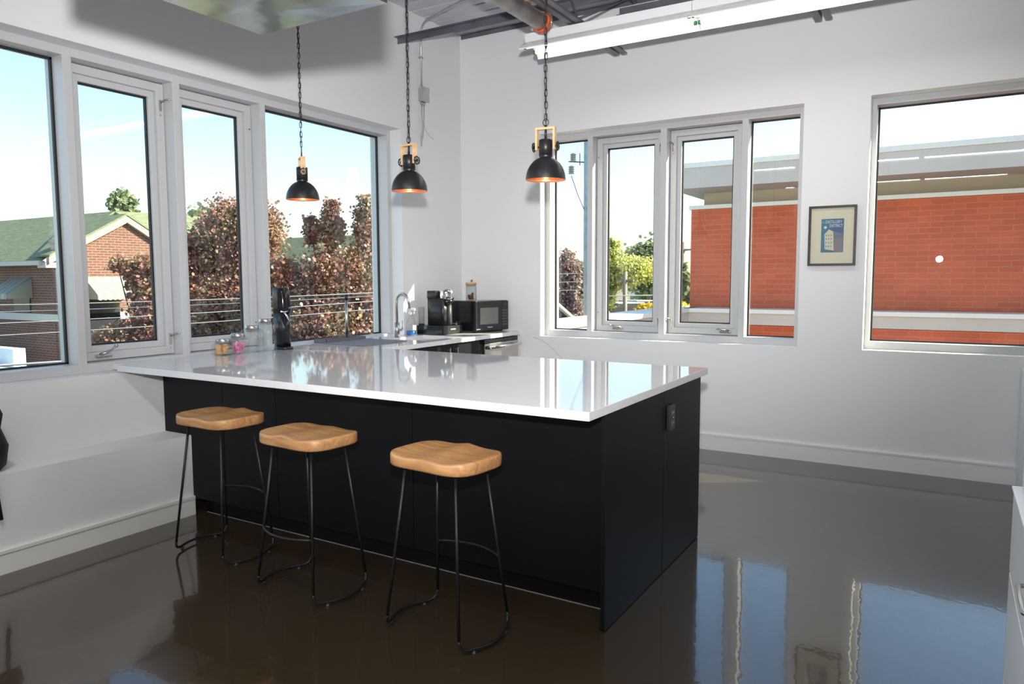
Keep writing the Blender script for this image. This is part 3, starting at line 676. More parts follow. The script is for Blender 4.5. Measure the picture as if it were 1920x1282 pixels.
# ================================================================== PENDANT LAMPS
def make_pendant():
    t = thing('pendant_lamp', 'p', 'pendant lamp', world=False)   # origin at the rim level
    outer = [(.1025, 0)]+[(.1025*math.cos(a), .118*math.sin(a)) for a in [PI/2*i/14*.82 for i in range(1, 15)]]
    r_top, z_top = outer[-1]
    outer += [(.036, z_top+.006), (.034, z_top+.010)]
    inner = [(r-.0018, z-.001) for r, z in outer[::-1]]; inner[-1] = (.1005, 0)
    sh = MB().lathe(outer).build('lamp_shade', M_black, t)
    MB().lathe([(.1025, 0)]+inner[::-1]).build('shade_lining', M_copper, sh)
    zn = z_top+.008
    MB().lathe([(0, zn), (.035, zn), (.035, zn+.078), (.030, zn+.081), (0, zn+.081)], seg=28).build('socket_housing', M_black, t)
    zy = zn+.030; yh = .112; hw = .053; th = .011; dp = .015
    MB().rbox(-hw, hw, -dp, dp, zy+yh-th, zy+yh, r=.0012).rbox(-hw, -hw+th, -dp, dp, zy, zy+yh-th, r=.0012).rbox(hw-th, hw, -dp, dp, zy, zy+yh-th, r=.0012).build('wooden_yoke', M_lightwood, t)
    for s in (-1, 1):
        w_ = MB(); x = s*(hw+.012); zc_ = zy+.016
        n = 24; w_.tube([(x, .021*(1+.08*math.cos(8*2*PI*i/n))*math.cos(2*PI*i/n), zc_+.021*(1+.08*math.cos(8*2*PI*i/n))*math.sin(2*PI*i/n)) for i in range(n)], .0032, 6, closed=True)
        for i in range(8): w_.tube([(x, 0, zc_), (x, .021*math.cos(PI*i/4), zc_+.021*math.sin(PI*i/4))], .0020, 5)
        w_.tube([(s*(.033), 0, zc_), (x+s*.006, 0, zc_)], .0055, 8)
        w_.build('valve_wheel', M_black, t)
    MB().tube([(0, 0, zn+.078), (0, 0, zy+yh+.012)], .0062, 10).build('stem', M_black, t)
    zr = zy+yh+.012+.013
    c = MB(); n = 20
    c.tube([(.015*math.cos(2*PI*i/n), 0, zr+.017*math.sin(2*PI*i/n)) for i in range(n)], .0022, 6, closed=True)
    z = zr+.026; kx = 0
    Lk, Wk = .019, .0075; ztop = 3.70-1.905
    while z+Lk < ztop:
        pts = []
        for i in range(12):
            a = 2*PI*i/12; u = Wk*math.cos(a); v = (Lk-Wk)*(1 if math.sin(a) > .01 else (-1 if math.sin(a) < -.01 else 0))+Wk*math.sin(a)
            tw = .35*math.sin(kx*.9)+(PI/2 if kx % 2 else 0)
            pts.append((u*math.cos(tw)+.0016*math.sin(kx*.7), u*math.sin(tw), z+v))
        c.tube(pts, .0021, 5, closed=True)
        z += 2*(Lk-.004); kx += 1
    c.build('chain', M_black, t)
    MB().tube([(.002*math.sin(i*1.3), .003*math.cos(i*1.1), zr-.01+(ztop-zr)*i/40) for i in range(41)], .0022, 6).build('cord', M_black, t)
    MB().lathe([(0, ztop-.032), (.045, ztop-.030), (.050, ztop-.018), (.050, ztop), (0, ztop)]).build('ceiling_canopy', M_black, t)
    bulb = [(0, -.014)]+[(.030*math.sin(a), .016-.030*math.cos(a)) for a in [PI*i/12 for i in range(1, 11)]]+[(.013, .052), (.013, .068)]
    bo = MB().lathe(bulb, seg=24).build('bulb', M_jar, t)
    f = MB()
    for i in range(6):
        a = 2*PI*i/6; f.tube([(.006*math.cos(a), .006*math.sin(a), .045), (.013*math.cos(a+.3), .013*math.sin(a+.3), .006)], .0008, 4)
    bl_ = bpy.data.lights.new('bulb_lamp', 'POINT'); bl_.energy = .22; bl_.color = (1, .55, .28); bl_.shadow_soft_size = .012
    bo_ = bpy.data.objects.new('bulb_lamp', bl_); COL.objects.link(bo_); bo_.location = (0, 0, .022); bo_.parent = bo
    f.build('filament', mat('glowing_filament', (.9, .5, .2), .5, emit=(1, .45, .15), estr=4), bo)
    MB().lathe([(0, .066), (.014, .066), (.016, .10), (0, .10)], seg=20).build('bulb_socket', M_black, t)
    return t
pd = make_pendant()
PY = -2.56
for i, (x, a, lb) in enumerate([(.557, -35, 'leftmost black dome pendant lamp, hanging before the left window, valve wheel facing the room'),
                                (1.415, -8, 'black dome pendant lamp in front of the white wall near the corner'),
                                (2.300, 8, 'black dome pendant lamp beside the back window, hanging below the fluorescent light')]):
    o = pd if i == 0 else copy_tree(pd)
    o.location = (x, PY, 1.905); o.rotation_euler = (0, 0, math.radians(a)); tag(o, lb, 'pendant lamp', 'black pendant lamps over the island')

# ================================================================== CEILING SERVICES
du = thing('ventilation_duct', 'large galvanised sheet metal duct hanging from the ceiling at top left', 'duct', (2.46, -4.57, 2.165))
X0, X1, Y0, Y1, Z0, Z1 = 2.215, 2.725, -4.87, -4.28, 2.168, 3.69
d_ = bmesh.new(); xc, yc = (X0+X1)/2, (Y0+Y1)/2
# cross-broken bottom: slight pyramid
co = [d_.verts.new(p) for p in ((X0, Y0, Z0), (X1, Y0, Z0), (X1, Y1, Z0), (X0, Y1, Z0))]
ys_ = Y1-.20; sa_, sb_ = d_.verts.new((X0, ys_, Z0-.0)), d_.verts.new((X1, ys_, Z0-.006))
d_.faces.new((co[0], co[1], sb_, sa_)); d_.faces.new((sa_, sb_, co[2], co[3]))
tp = [d_.verts.new(p) for p in ((X0, Y0, Z1), (X1, Y0, Z1), (X1, Y1, Z1), (X0, Y1, Z1))]
for i in range(4): d_.faces.new((co[i], co[(i+1) % 4], tp[(i+1) % 4], tp[i]))
d_.faces.new(tp[::-1])
b = MB(); b.b.free(); b.b = d_; b.build('duct_body', M_duct, du)

# joists: double-angle bottom chords with round webs
def joist(x, y_end, label):
    t = thing('steel_joist', label, 'steel joist', (x, -3, 3.18), group='steel roof joists')
    m_ = MB()
    for s in (-1, 1):
        m_.box(x+s*.012, x+s*.055, -9.8, y_end, 3.180, 3.186); m_.box(x+s*.012, x+s*.018, -9.8, y_end, 3.186, 3.225)
    m_.build('bottom_chord', M_steel, t)
    m_ = MB()
    for s in (-1, 1): m_.box(x+s*.012, x+s*.055, -9.8, -.02, 3.690, 3.698); m_.box(x+s*.012, x+s*.018, -9.8, -.02, 3.65, 3.690)
    m_.build('top_chord', M_steel, t)
    m_ = MB(); y = -1.1; k = 0; pts = []
    while y > -9.6:
        pts.append((x, y, 3.215 if k % 2 == 0 else 3.66)); y -= .32; k += 1
    m_.tube(pts, .010, 8); m_.tube([(x, -1.1, 3.215), (x, -.15, 3.66)], .010, 8); m_.build('web_rods', M_steel, t)
joist(1.765, -.30, 'dark steel joist crossing above the fluorescent light, nearer the corner')
joist(3.270, -.30, 'dark steel joist crossing above the right part of the fluorescent light')
tag(MB().box(.01, 6.5, -.935, -.930, 3.375, 3.425).box(.01, 6.5, -.980, -.930, 3.420, 3.425).build('bridging_angle', M_steel), 'dark steel angle running along under the deck near the back wall', 'steel angle')
tag(MB().box(.02, 6.5, -.012, -.003, 3.655, 3.69).build('trim_2', M_steel), 'dark steel strip on top of the back wall', 'trim', kind='structure')
tag(MB().box(1.9, 6.5, -.66, -.655, 3.33, 3.40).box(1.9, 6.5, -.72, -.655, 3.330, 3.336).build('bridging_angle', M_steel), 'second dark steel angle, just behind the fluorescent light', 'steel angle')

sp = thing('sprinkler_pipe', 'grey sprinkler pipe ending in an orange coupling above the fluorescent light', 'pipe', (1.62, -3, 3.16))
px_, pz_ = 1.630, 3.143
MB().tube([(px_, -9.9, pz_), (px_, -1.36, pz_)], .057, 28).build('pipe_run', M_pipe, sp)
m_ = MB(); RM = Matrix.Translation((px_, -1.37, pz_)) @ Matrix.Rotation(PI/2, 4, 'X')
m_.lathe([(.058, -.028), (.066, -.028), (.069, -.014), (.069, .014), (.066, .028), (.058, .028)], (0, 0, 0), 28, M=RM)
for s in (-1, 1): m_.rbox(px_+s*.062-.010, px_+s*.062+.010, -1.395, -1.345, pz_-.022, pz_+.022, r=.004)
cpn = m_.build('coupling', M_orange, sp)
for s in (-1, 1): MB().tube([(px_+s*.074, -1.37, pz_-.040), (px_+s*.074, -1.37, pz_+.040)], .0055, 8).tube([(px_+s*.074, -1.37, pz_-.034), (px_+s*.074, -1.37, pz_-.024)], .011, 6).build('coupling_bolt', M_galv, cpn)
MB().lathe([(0, -.030), (.048, -.030), (.056, -.020), (.057, 0), (0, 0)], (0, 0, 0), 28, M=RM).build('end_cap', M_pipe, sp)
MB().tube([(px_, -1.62, pz_+.05), (px_, -1.62, 3.695)], .040, 20).tube([(px_, -1.62, pz_+.045), (px_, -1.62, pz_+.085)], .050, 20).build('riser', M_rust, sp)

# fluorescent strips
def fluor(x0, x1, label, group='linked fluorescent strip lights', y=-1.10):
    z = 3.0
    t = thing('fluorescent_light', label, 'ceiling light', ((x0+x1)/2, y, z), group=group)
    MB().box(x0, x1, y-.055, y+.055, z+.108, z+.168).build('channel_housing', M_channel, t)
    m_ = MB(); xa, xb = x0, x1
    for s in (-1, 1):
        pr = [(y+s*.045, z+.1075), (y+s*.072, z+.095), (y+s*.118, z+.070), (y+s*.142, z+.042), (y+s*.140, z+.036)]
        for (a, za), (b, zb) in zip(pr, pr[1:]):
            m_.poly([(xa, a, za), (xb, a, za), (xb, b, zb), (xa, b, zb)])
    m_.poly([(xa, y-.045, z+.1075), (xb, y-.045, z+.1075), (xb, y+.045, z+.1075), (xa, y+.045, z+.1075)])
    r_ = m_.build('reflector', M_reflector, t, recalc=False)
    md = r_.modifiers.new('thickness', 'SOLIDIFY'); md.thickness = .0015
    for s in (-1, 1):
        tb = MB().tube([(xa+.02, y+s*.07, z+.068), (xb-.02, y+s*.07, z+.068)], .0127, 14).build('tube', M_tube, t)
        for xe in (xa+.004, xb-.022): tag(MB().tube([(xe, y+s*.07, z+.068), (xe+.018, y+s*.07, z+.068)], .0135, 14).build('tube_end_band', M_green, tb), 'green band at the tube end')
    ll = bpy.data.lights.new('fluorescent_lamp', 'AREA'); ll.shape = 'RECTANGLE'; ll.size = 1.16; ll.size_y = .20; ll.energy = 4 if y > -2 else 24; ll.color = (1, .98, .93)  # stronger in the unseen rows, which are added as fill
    lo_ = bpy.data.objects.new('fluorescent_lamp', ll); COL.objects.link(lo_); lo_.location = ((x0+x1)/2, y, z+.050)
    lo_.parent = t; lo_.matrix_parent_inverse = WORLD[t].inverted()
    return t
fluor(1.375, 2.603, 'fluorescent strip light nearest the corner, beside the pipe coupling')
fluor(2.606, 3.833, 'middle fluorescent strip light, cut by the top edge of the photo')
fluor(3.836, 5.080, 'fluorescent strip light continuing past the top right edge')
for r_, (y_, nm) in enumerate(((-5.4, 'added fill row above the viewer'), (-8.0, 'added fill row behind the viewer'))):  # unseen fixtures, added to raise the ambient light on the walls
    for c_, x_ in enumerate((1.375, 2.607, 3.839)):
        fluor(x_, x_+1.20, ['left', 'middle', 'right'][c_]+' fluorescent strip light of the '+nm, 'added fill strips out of view', y_)
tag(MB().box(1.35, 5.08, -1.125, -1.075, 3.169, 3.179).build('light_support_rail', M_channel), 'white rail carrying the fluorescent strips under the joists', 'rail')

# conduit, junction boxes, dangling cables
cb = thing('electrical_conduit', 'thin galvanised conduit running up the left wall and across the ceiling', 'conduit', (.02, -.635, 3.1))
pts = [(.022, -.630, 3.095), (.022, -.630, 3.54)]
for i in range(1, 8):
    a = PI/2*i/7; pts.append((.022+.11*(1-math.cos(a)), -.630-.045*(1-math.cos(a)), 3.54+.09*math.sin(a)))
pts += [(.60, -.86, 3.63), (.90, -.985, 3.60)]
MB().tube(pts, .0095, 10).build('tube', M_galv, cb)
MB().rbox(.004, .034, -.650, -.610, 3.33, 3.345, r=.003).build('strap', M_galv, cb)
jb = thing('junction_box', 'grey square metal junction box high on the left wall', 'junction box', (.03, -.60, 2.96))
MB().rbox(.002, .055, -.655, -.565, 2.962, 3.080, r=.003).build('box', M_galv, jb)
MB().rbox(.0555, .058, -.658, -.562, 2.958, 3.084, r=.001).build('cover', M_galv, jb)
MB().tube([(.02, -.630, 3.081), (.02, -.630, 3.094)], .014, 12).build('cable_clamp', M_galv, jb)
for y_ in (-.625, -.595): MB().tube([(.02, y_, 2.961), (.02, y_, 2.937)], .013, 12).build('cable_clamp', M_galv, jb)
cbm = mat('grey_cable', (.42, .43, .42), .5)
hang = thing('loose_cables', 'bundle of loose grey cables hanging under the wall junction box', 'cables', (.02, -.61, 2.6))
MB().tube([(.02, -.625, 2.936), (.022, -.632, 2.85), (.024, -.622, 2.75), (.022, -.640, 2.66), (.022, -.648, 2.60)], .0055, 8).tube([(.02, -.595, 2.936), (.022, -.600, 2.84), (.024, -.610, 2.74), (.022, -.618, 2.66), (.022, -.634, 2.62)], .0055, 8).build('sheathed_cable', cbm, hang)
MB().tube([(.022, -.640, 2.66), (.026, -.646, 2.62), (.026, -.650, 2.57)], .008, 8).build('taped_end', cbm, hang)
MB().tube([(.022, -.604, 2.78), (.018, -.57, 2.72), (.014, -.51, 2.68), (.012, -.45, 2.665)], .0022, 6).build('thin_wire', cbm, hang)
cb2 = thing('junction_box', 'dark metal junction box under the ceiling deck by the sprinkler pipe', 'junction box', (.97, -1.0, 3.48))
MB().rbox(.90, 1.02, -1.05, -.93, 3.54, 3.63, r=.003).build('box', M_galv, cb2)
MB().box(.91, .916, -1.05, -.93, 3.63, 3.695).box(1.004, 1.01, -1.05, -.93, 3.63, 3.695).build('bracket', M_steel, cb2)
tag(MB().tube([(1.0, -1.05, 3.59), (1.02, -1.4, 3.60), (1.03, -4.0, 3.60), (1.03, -9.8, 3.60)], .013, 10).build('ceiling_conduit', M_galv), 'second conduit leading from the ceiling junction box toward the room', 'conduit')

# ================================================================== FRAMED PRINT
fr = thing('framed_print', 'black framed travel print of a brick building on the back wall', 'picture', (3.33, 0, 1.49))
fx0, fx1, fz0, fz1 = 3.167, 3.494, 1.490, 1.930
m_ = MB(); fwid = .017
for q_ in ((fx0, fx1, fz0, fz0+fwid), (fx0, fx1, fz1-fwid, fz1), (fx0, fx0+fwid, fz0+fwid, fz1-fwid), (fx1-fwid, fx1, fz0+fwid, fz1-fwid)): m_.rbox(q_[0], q_[1], -.028, -.002, q_[2], q_[3], r=.001)
m_.build('frame', M_black, fr)
MB().box(fx0+.010, fx1-.010, -.012, -.003, fz0+.010, fz1-.010).build('mat_board', M_paper, fr)
pr = MB().box(3.255, 3.409, -.0130, -.0122, 1.588, 1.834).build('print', mat('night_blue_ink', (.05, .08, .26), .5, col2=(.04, .20, .34), vscale=6, stretch=(1, 1, .4)), fr)
yp = -.0134
bm1 = MB().poly([(3.283, yp, 1.612), (3.278, yp, 1.722), (3.308, yp, 1.757), (3.338, yp, 1.742), (3.345, yp, 1.600)], (0, .0003, 0)).build('print_facade', mat('cream_ink', (.66, .62, .50), .5), pr)
MB().poly([(3.3385, yp, 1.742), (3.405, yp, 1.722), (3.405, yp, 1.700), (3.345, yp, 1.680)], (0, .0003, 0)).build('print_side_wall', mat('slate_ink', (.16, .18, .25), .5), pr)
MB().poly([(3.3457, yp, 1.679), (3.405, yp, 1.699), (3.405, yp, 1.592), (3.3457, yp, 1.592)], (0, .0003, 0)).build('print_foreground', mat('plum_ink', (.30, .16, .20), .5, col2=(.12, .22, .26), vscale=30), pr)
m_ = MB()
for c in range(3):
    for r_ in range(4): m_.box(3.289+c*.017, 3.294+c*.017, yp-.0003, yp-.0001, 1.628+r_*.027, 1.638+r_*.027)
for c in range(4): m_.box(3.352+c*.013, 3.357+c*.013, yp-.0003, yp-.0001, 1.700, 1.708)
m_.build('print_windows', mat('dark_ink', (.05, .05, .10), .5), pr)
MB().lathe([(0, 0), (.011, 0), (.011, .0003), (0, .0003)], (0, 0, 0), 20, M=frameM((3.283, yp, 1.771), (1, 0, 0), (0, 0, 1))).build('print_moon', mat('pale_ink', (.80, .78, .85), .5), pr)
TXM = mat('lettering_ink', (.80, .76, .78), .5)
text_mesh('print_lettering', 'DISTILLERY', .0285, TXM, pr, frameM((3.340, -.0136, 1.8105), (1, 0, 0), (0, 0, 1)) @ Matrix.Diagonal((.80, 1.05, 1, 1)), .0002)
text_mesh('print_lettering', 'DISTRICT', .0285, TXM, pr, frameM((3.357, -.0136, 1.782), (1, 0, 0), (0, 0, 1)) @ Matrix.Diagonal((.76, 1.05, 1, 1)), .0002)
text_mesh('print_lettering', 'THE', .010, TXM, pr, frameM((3.267, -.0136, 1.808), (1, 0, 0), (0, 0, 1)), .0002)
MB().box(fx0+.014, fx1-.014, -.0185, -.0170, fz0+.014, fz1-.014).build('picture_glass', glass_mat('picture_glass', (.97, .98, .97)), fr)

# crack line in the paint
tag(MB().tube([(.80, -.0008, .860), (.87, -.0008, .842), (.95, -.0008, .800), (1.02, -.0008, .745), (1.09, -.0008, .680), (1.13, -.0008, .64)], .0022, 4).build('trim_3', mat('grey_hairline', (.5, .5, .5), .7)), 'fine crack in the paint left below the back window', 'crack', kind='structure')

# ================================================================== RIGHT CABINET, LOW COVER, BACKPACK
rc = thing('drawer_cabinet', 'white drawer cabinet at the right edge of the photo', 'cabinet', (4.5, -4.6, 0))
MB().box(4.285, 4.76, -5.55, -3.662, .04, .860).build('body', M_whiteplas, rc)
for (za, zb) in ((.645, .850), (.350, .640), (.05, .345)):
    for (ya, yb) in ((-4.60, -3.660), (-5.54, -4.605)):
        d = MB().rbox(4.262, 4.284, ya, yb, za, zb, r=.002).build('drawer', M_whiteplas, rc)
        MB().tube([(4.262, yb-.52, zb-.055), (4.240, yb-.53, zb-.055), (4.240, yb-.67, zb-.055), (4.262, yb-.68, zb-.055)], .005, 8).build('handle', M_nickel, d)
MB().rbox(4.258, 4.765, -5.555, -3.655, .8605, .868, r=.002).build('top', M_whiteplas, rc)
bx = thing('white_organiser', 'white upright organiser standing on the drawer cabinet at right', 'organiser', (4.4, -3.95, .868))
MB().rbox(4.275, 4.60, -4.20, -3.72, .8685, 1.04, r=.004).build('shell', M_whiteplas, bx)
lc = thing('low_wall_cover', 'low white cover panel below the right window', 'panel', (4.7, -.2, 0))
MB().rbox(4.530, 5.6, -.35, -.003, .001, .80, r=.004).build('cover_panel', M_whiteplas, lc)

bp_ = thing('backpack', 'black backpack on the white ledge at the left edge of the photo', 'backpack', (.125, -4.36, BZ))
loft(MB(), [(.13, -4.36, BZ+.0005, .085, .175), (.13, -4.36, BZ+.03, .10, .205), (.13, -4.36, BZ+.12, .10, .220), (.13, -4.36, BZ+.21, .085, .190), (.13, -4.36, BZ+.26, .05, .13)], p=2.8).build('body', mat('black_nylon', (.012, .010, .016), .6, bump=.3, bscale=80), bp_)
MB().tube([(.13, -4.24, BZ+.24), (.13, -4.20, BZ+.30), (.13, -4.17, BZ+.31), (.13, -4.155, BZ+.27), (.13, -4.17, BZ+.20)], .008, 8).build('top_loop', mat('black_nylon', (.012, .010, .016), .6), bp_)
MB().tube([(.20, -4.27, BZ+.06), (.268, -4.26, BZ+.01), (.272, -4.255, BZ-.10), (.272, -4.245, BZ-.21)], .009, 8).build('strap', mat('black_nylon', (.012, .010, .016), .6), bp_)

# ================================================================== OUTSIDE
GZ = -3.5
tag(MB().box(-60, 40, .36, 80, GZ-.2, GZ).box(-60, -.36, -30, .36, GZ-.2, GZ).build('ground', M_ground), 'grey street ground outside far below', 'ground', kind='structure')
tag(MB().box(-12, -8.5, -6, 40, GZ, GZ+.03).box(-12, 8, 15, 40, GZ+.03, GZ+.05).build('grass_verge', M_grass), 'grass verge along the street outside', 'grass', kind='structure')

# brick neighbour to the back, about twelve metres from the viewer
KN = 1.45
def nbx(m_, x0, x1, y0, y1, z0, z1, ground=False):
    f = lambda v, c: c+(v-c)*KN
    return m_.box(f(x0, CAM.x), f(x1, CAM.x), f(y0, CAM.y), f(y1, CAM.y), GZ if ground else f(z0, CAM.z), f(z1, CAM.z))
nb = thing('brick_building', 'orange brick building with grey overhanging flat roof outside the back windows', 'building', (5, 9, GZ))
NX = 1.335
nbx(MB(), NX, 12, 3.0, 7, 0, 2.23, True).build('brick_wall', M_brick, nb)
nbx(MB(), NX-.02, 12.02, 2.965, 7, 2.23, 2.275).build('wall_cap', M_parapet2, nb)
nbx(MB(), NX+.12, 11.9, 3.12, 7, 2.275, 2.46).build('soffit_band', M_soffit, nb)
nbx(MB(), NX-.10, 12.3, 2.50, 7.3, 2.43, 2.66).build('roof_fascia', M_parapet, nb)
nbx(MB(), NX-.12, 12.32, 2.48, 7.32, 2.66, 2.715).build('roof_cap', M_parapet2, nb)
lo = thing('low_brick_annex', 'low brick annex wall with pale metal coping in front of the brick building', 'building', (4, 6.5, GZ))
m_ = nbx(MB(), 1.42, 12, 2.62, 2.95, 0, .865, True); nbx(m_, 1.12, 1.42, -1.45, 2.95, 0, .865, True).build('brick_wall', M_brick, lo)
m_ = nbx(MB(), 1.42, 12.05, 2.59, 2.62, .870, 1.00); nbx(m_, 1.42, 1.45, -1.45, 2.59, .870, 1.00).build('flashing', M_parapet, lo)
m_ = nbx(MB(), 1.39, 12.05, 2.56, 2.96, 1.00, 1.045); nbx(m_, 1.08, 1.47, -1.45, 2.96, 1.0, 1.045).build('coping', M_parapet2, lo)
tag(MB().box(-1.9, -.30, .40, 9.0, -3.5, .68).build('white_flat_roof', M_white), 'bright white flat roof just outside the back window', 'roof')

# houses to the left
hs = thing('green_roofed_house', 'brick house with green shingle roof and cream gable outside the left window', 'house', (-16, 5, GZ))
HX, HY = -13.6, 3.30
MB().poly([(HX, HY, GZ), (HX, 8.6, GZ), (HX, 8.6, 1.95), (HX, 6.45, 1.95), (HX, 4.93, 2.86), (HX, HY+.02, 1.92)], (-.25, 0, 0)).build('gable_wall', M_brick2, hs)
MB().box(-24, HX-.25, HY, HY+.25, GZ, 1.82).build('side_wall', M_brick2, hs)
m_ = MB()
for (ya, za, yb, zb) in ((3.05, 1.92, 4.93, 2.98), (4.93, 2.98, 6.75, 1.92)):
    m_.poly([(HX+.12, ya, za-.16), (HX+.12, yb, zb-.18), (HX+.12, yb, zb), (HX+.12, ya, za)], (-.12, 0, 0))
m_.build('gable_trim', M_tan, hs)
# main roof, slopes facing -Y and the cross gable
m_ = MB()
m_.poly([(-24, 3.0, 1.80), (HX-.2, 3.0, 1.80), (HX-1.0, 5.3, 3.12), (-24, 5.3, 3.12)], (0, 0, .05))
m_.poly([(-24, 5.3, 3.12), (HX-1.0, 5.3, 3.12), (HX-.2, 9.3, 1.9), (-24, 9.3, 1.9)], (0, 0, .05))
m_.poly([(HX+.14, 3.05, 1.93), (HX+.14, 4.93, 2.99), (HX-2.2, 4.93, 2.99), (HX-.5, 3.05, 1.93)], (0, 0, .04))
m_.poly([(HX+.14, 6.75, 1.93), (HX+.14, 4.93, 2.99), (HX-2.2, 4.93, 2.99), (HX-.5, 6.75, 1.93)], (0, 0, .04))
m_.poly([(HX-1.0, 5.3, 3.14), (HX-.6, 8.8, 3.14), (HX+.1, 8.8, 2.0), (HX+.1, 6.4, 2.0)], (0, 0, .04))
m_.build('roof', M_shingle, hs)
MB().box(-24, HX-.1, 2.93, 3.06, 1.74, 1.84).box(HX-.30, HX+.06, HY-.30, HY+.02, 1.68, 1.80).build('gutter', mat('grey_gutter', (.4, .38, .35), .5), hs)
MB().tube([(HX+.03, HY-.03, 1.7), (HX+.03, HY-.03, GZ)], .05, 10).build('downpipe', M_tan, hs)
MB().box(HX-.20, HX+.03, HY-.04, HY+.22, 1.9, 2.25).box(HX-.23, HX+.06, HY-.07, HY+.25, 2.25, 2.33).build('chimney_stub', M_tan, hs)
MB().box(-24, HX-.05, HY-.03, HY, .43, .60).box(HX, HX+.03, 3.7, 5.4, .43, .60).build('stone_band', mat('grey_stone_band', (.48, .47, .45), .8), hs)
def awning(name, lb, org, ux, un, wdt, h, dep):
    m_ = MB(); m2 = MB(); ux = Vector(ux); un = Vector(un); o = Vector(org); n = 8
    for i in range(n):
        a = o+ux*(wdt*i/n); b = o+ux*(wdt*(i+1)/n); dn = Vector((0, 0, -h))+un*dep
        (m_ if i % 2 == 0 else m2).poly([a, b, b+dn, a+dn], (0, 0, .015))
        f_ = Vector((0, 0, -.10)); (m_ if i % 2 == 0 else m2).poly([a+dn, b+dn, b+dn+f_, (a+b)/2+dn+f_*1.25, a+dn+f_], un*.01)
    for e in (o, o+ux*wdt): m_.poly([e, e+Vector((0, 0, -h))+un*dep, e+Vector((0, 0, -h-.1))+un*dep, e+Vector((0, 0, -h-.1))], ux*.01)
    p = m_.build(name, M_awning, hs); tag(p, lb); q = m2.build('awning_stripe', M_awning2, p)
awning('window_awning', 'striped metal awning on the sunlit gable wall', (HX+.01, 3.86, 1.46), (0, 1, 0), (1, 0, 0), .95, .42, .55)
awning('window_awning', 'striped metal awning on the shaded side wall', (-15.75, HY-.01, 1.45), (1, 0, 0), (0, -1, 0), .95, .38, .55)
awning('window_awning', 'striped metal awning farther along the side wall', (-18.2, HY-.01, 1.45), (1, 0, 0), (0, -1, 0), .95, .38, .55)
for bxs in ((HX+.005, HX+.03, 3.95, 4.70, .05, .98), (-15.65, -14.9, HY-.03, HY-.005, .62, .98), (-18.1, -17.35, HY-.03, HY-.005, .62, .98)):
    MB().box(*bxs).build('window', M_dglass, hs)
fh = thing('distant_house', 'second green roofed house seen faintly past the trees', 'house', (-13.5, 11.5, GZ))
MB().box(-16, -12.0, 10.2, 14, GZ, 1.4).build('wall', M_brick2, fh)
m_ = MB(); m_.poly([(-16.4, 9.9, 1.3), (-11.6, 9.9, 1.3), (-12.2, 12, 2.75), (-15.8, 12, 2.75)], (0, 0, .06)).poly([(-11.6, 9.9, 1.3), (-11.6, 14, 1.3), (-12.2, 12, 2.75)], (0, 0, .06))
m_.build('roof', M_shingle, fh)
fg = thing('flat_roofed_shed', 'low flat roofed brick shed at the bottom of the left window', 'building', (-16, -1, GZ))
MB().box(-19, -12.1, -6, 2.0, GZ, -.62).build('wall', M_brick2, fg)
MB().box(-19.1, -12.0, -6.1, 2.1, -.62, -.50).build('roof_edge', mat('tan_roof_edge', (.6, .5, .36), .7), fg)
MB().box(-18.9, -12.2, -5.9, 1.9, -.50, -.46).build('roof_surface', mat('grey_blue_roof', (.30, .34, .36), .7), fg)
MB().box(-18.2, -13.4, 2.15, 2.4, -.60, -.10).build('parapet', mat('pale_blue_metal', (.60, .72, .82), .4), fg)
MB().box(-12.0, -11.96, -5.5, .6, -1.6, -.72).build('white_panel', M_white, fg)
gf = thing('gable_roofed_house', 'brown roofed house just visible beyond the green roof at far left', 'house', (-31, 7.5, GZ))
MB().box(-34, -29.5, 5, 10, GZ, 2.6).build('wall', M_tan, gf)
MB().poly([(-29.4, 4.6, 2.5), (-29.4, 10.4, 2.5), (-29.4, 7.6, 3.75)], (-4.8, 0, 0)).build('roof', mat('brown_roof', (.35, .24, .20), .8), gf)

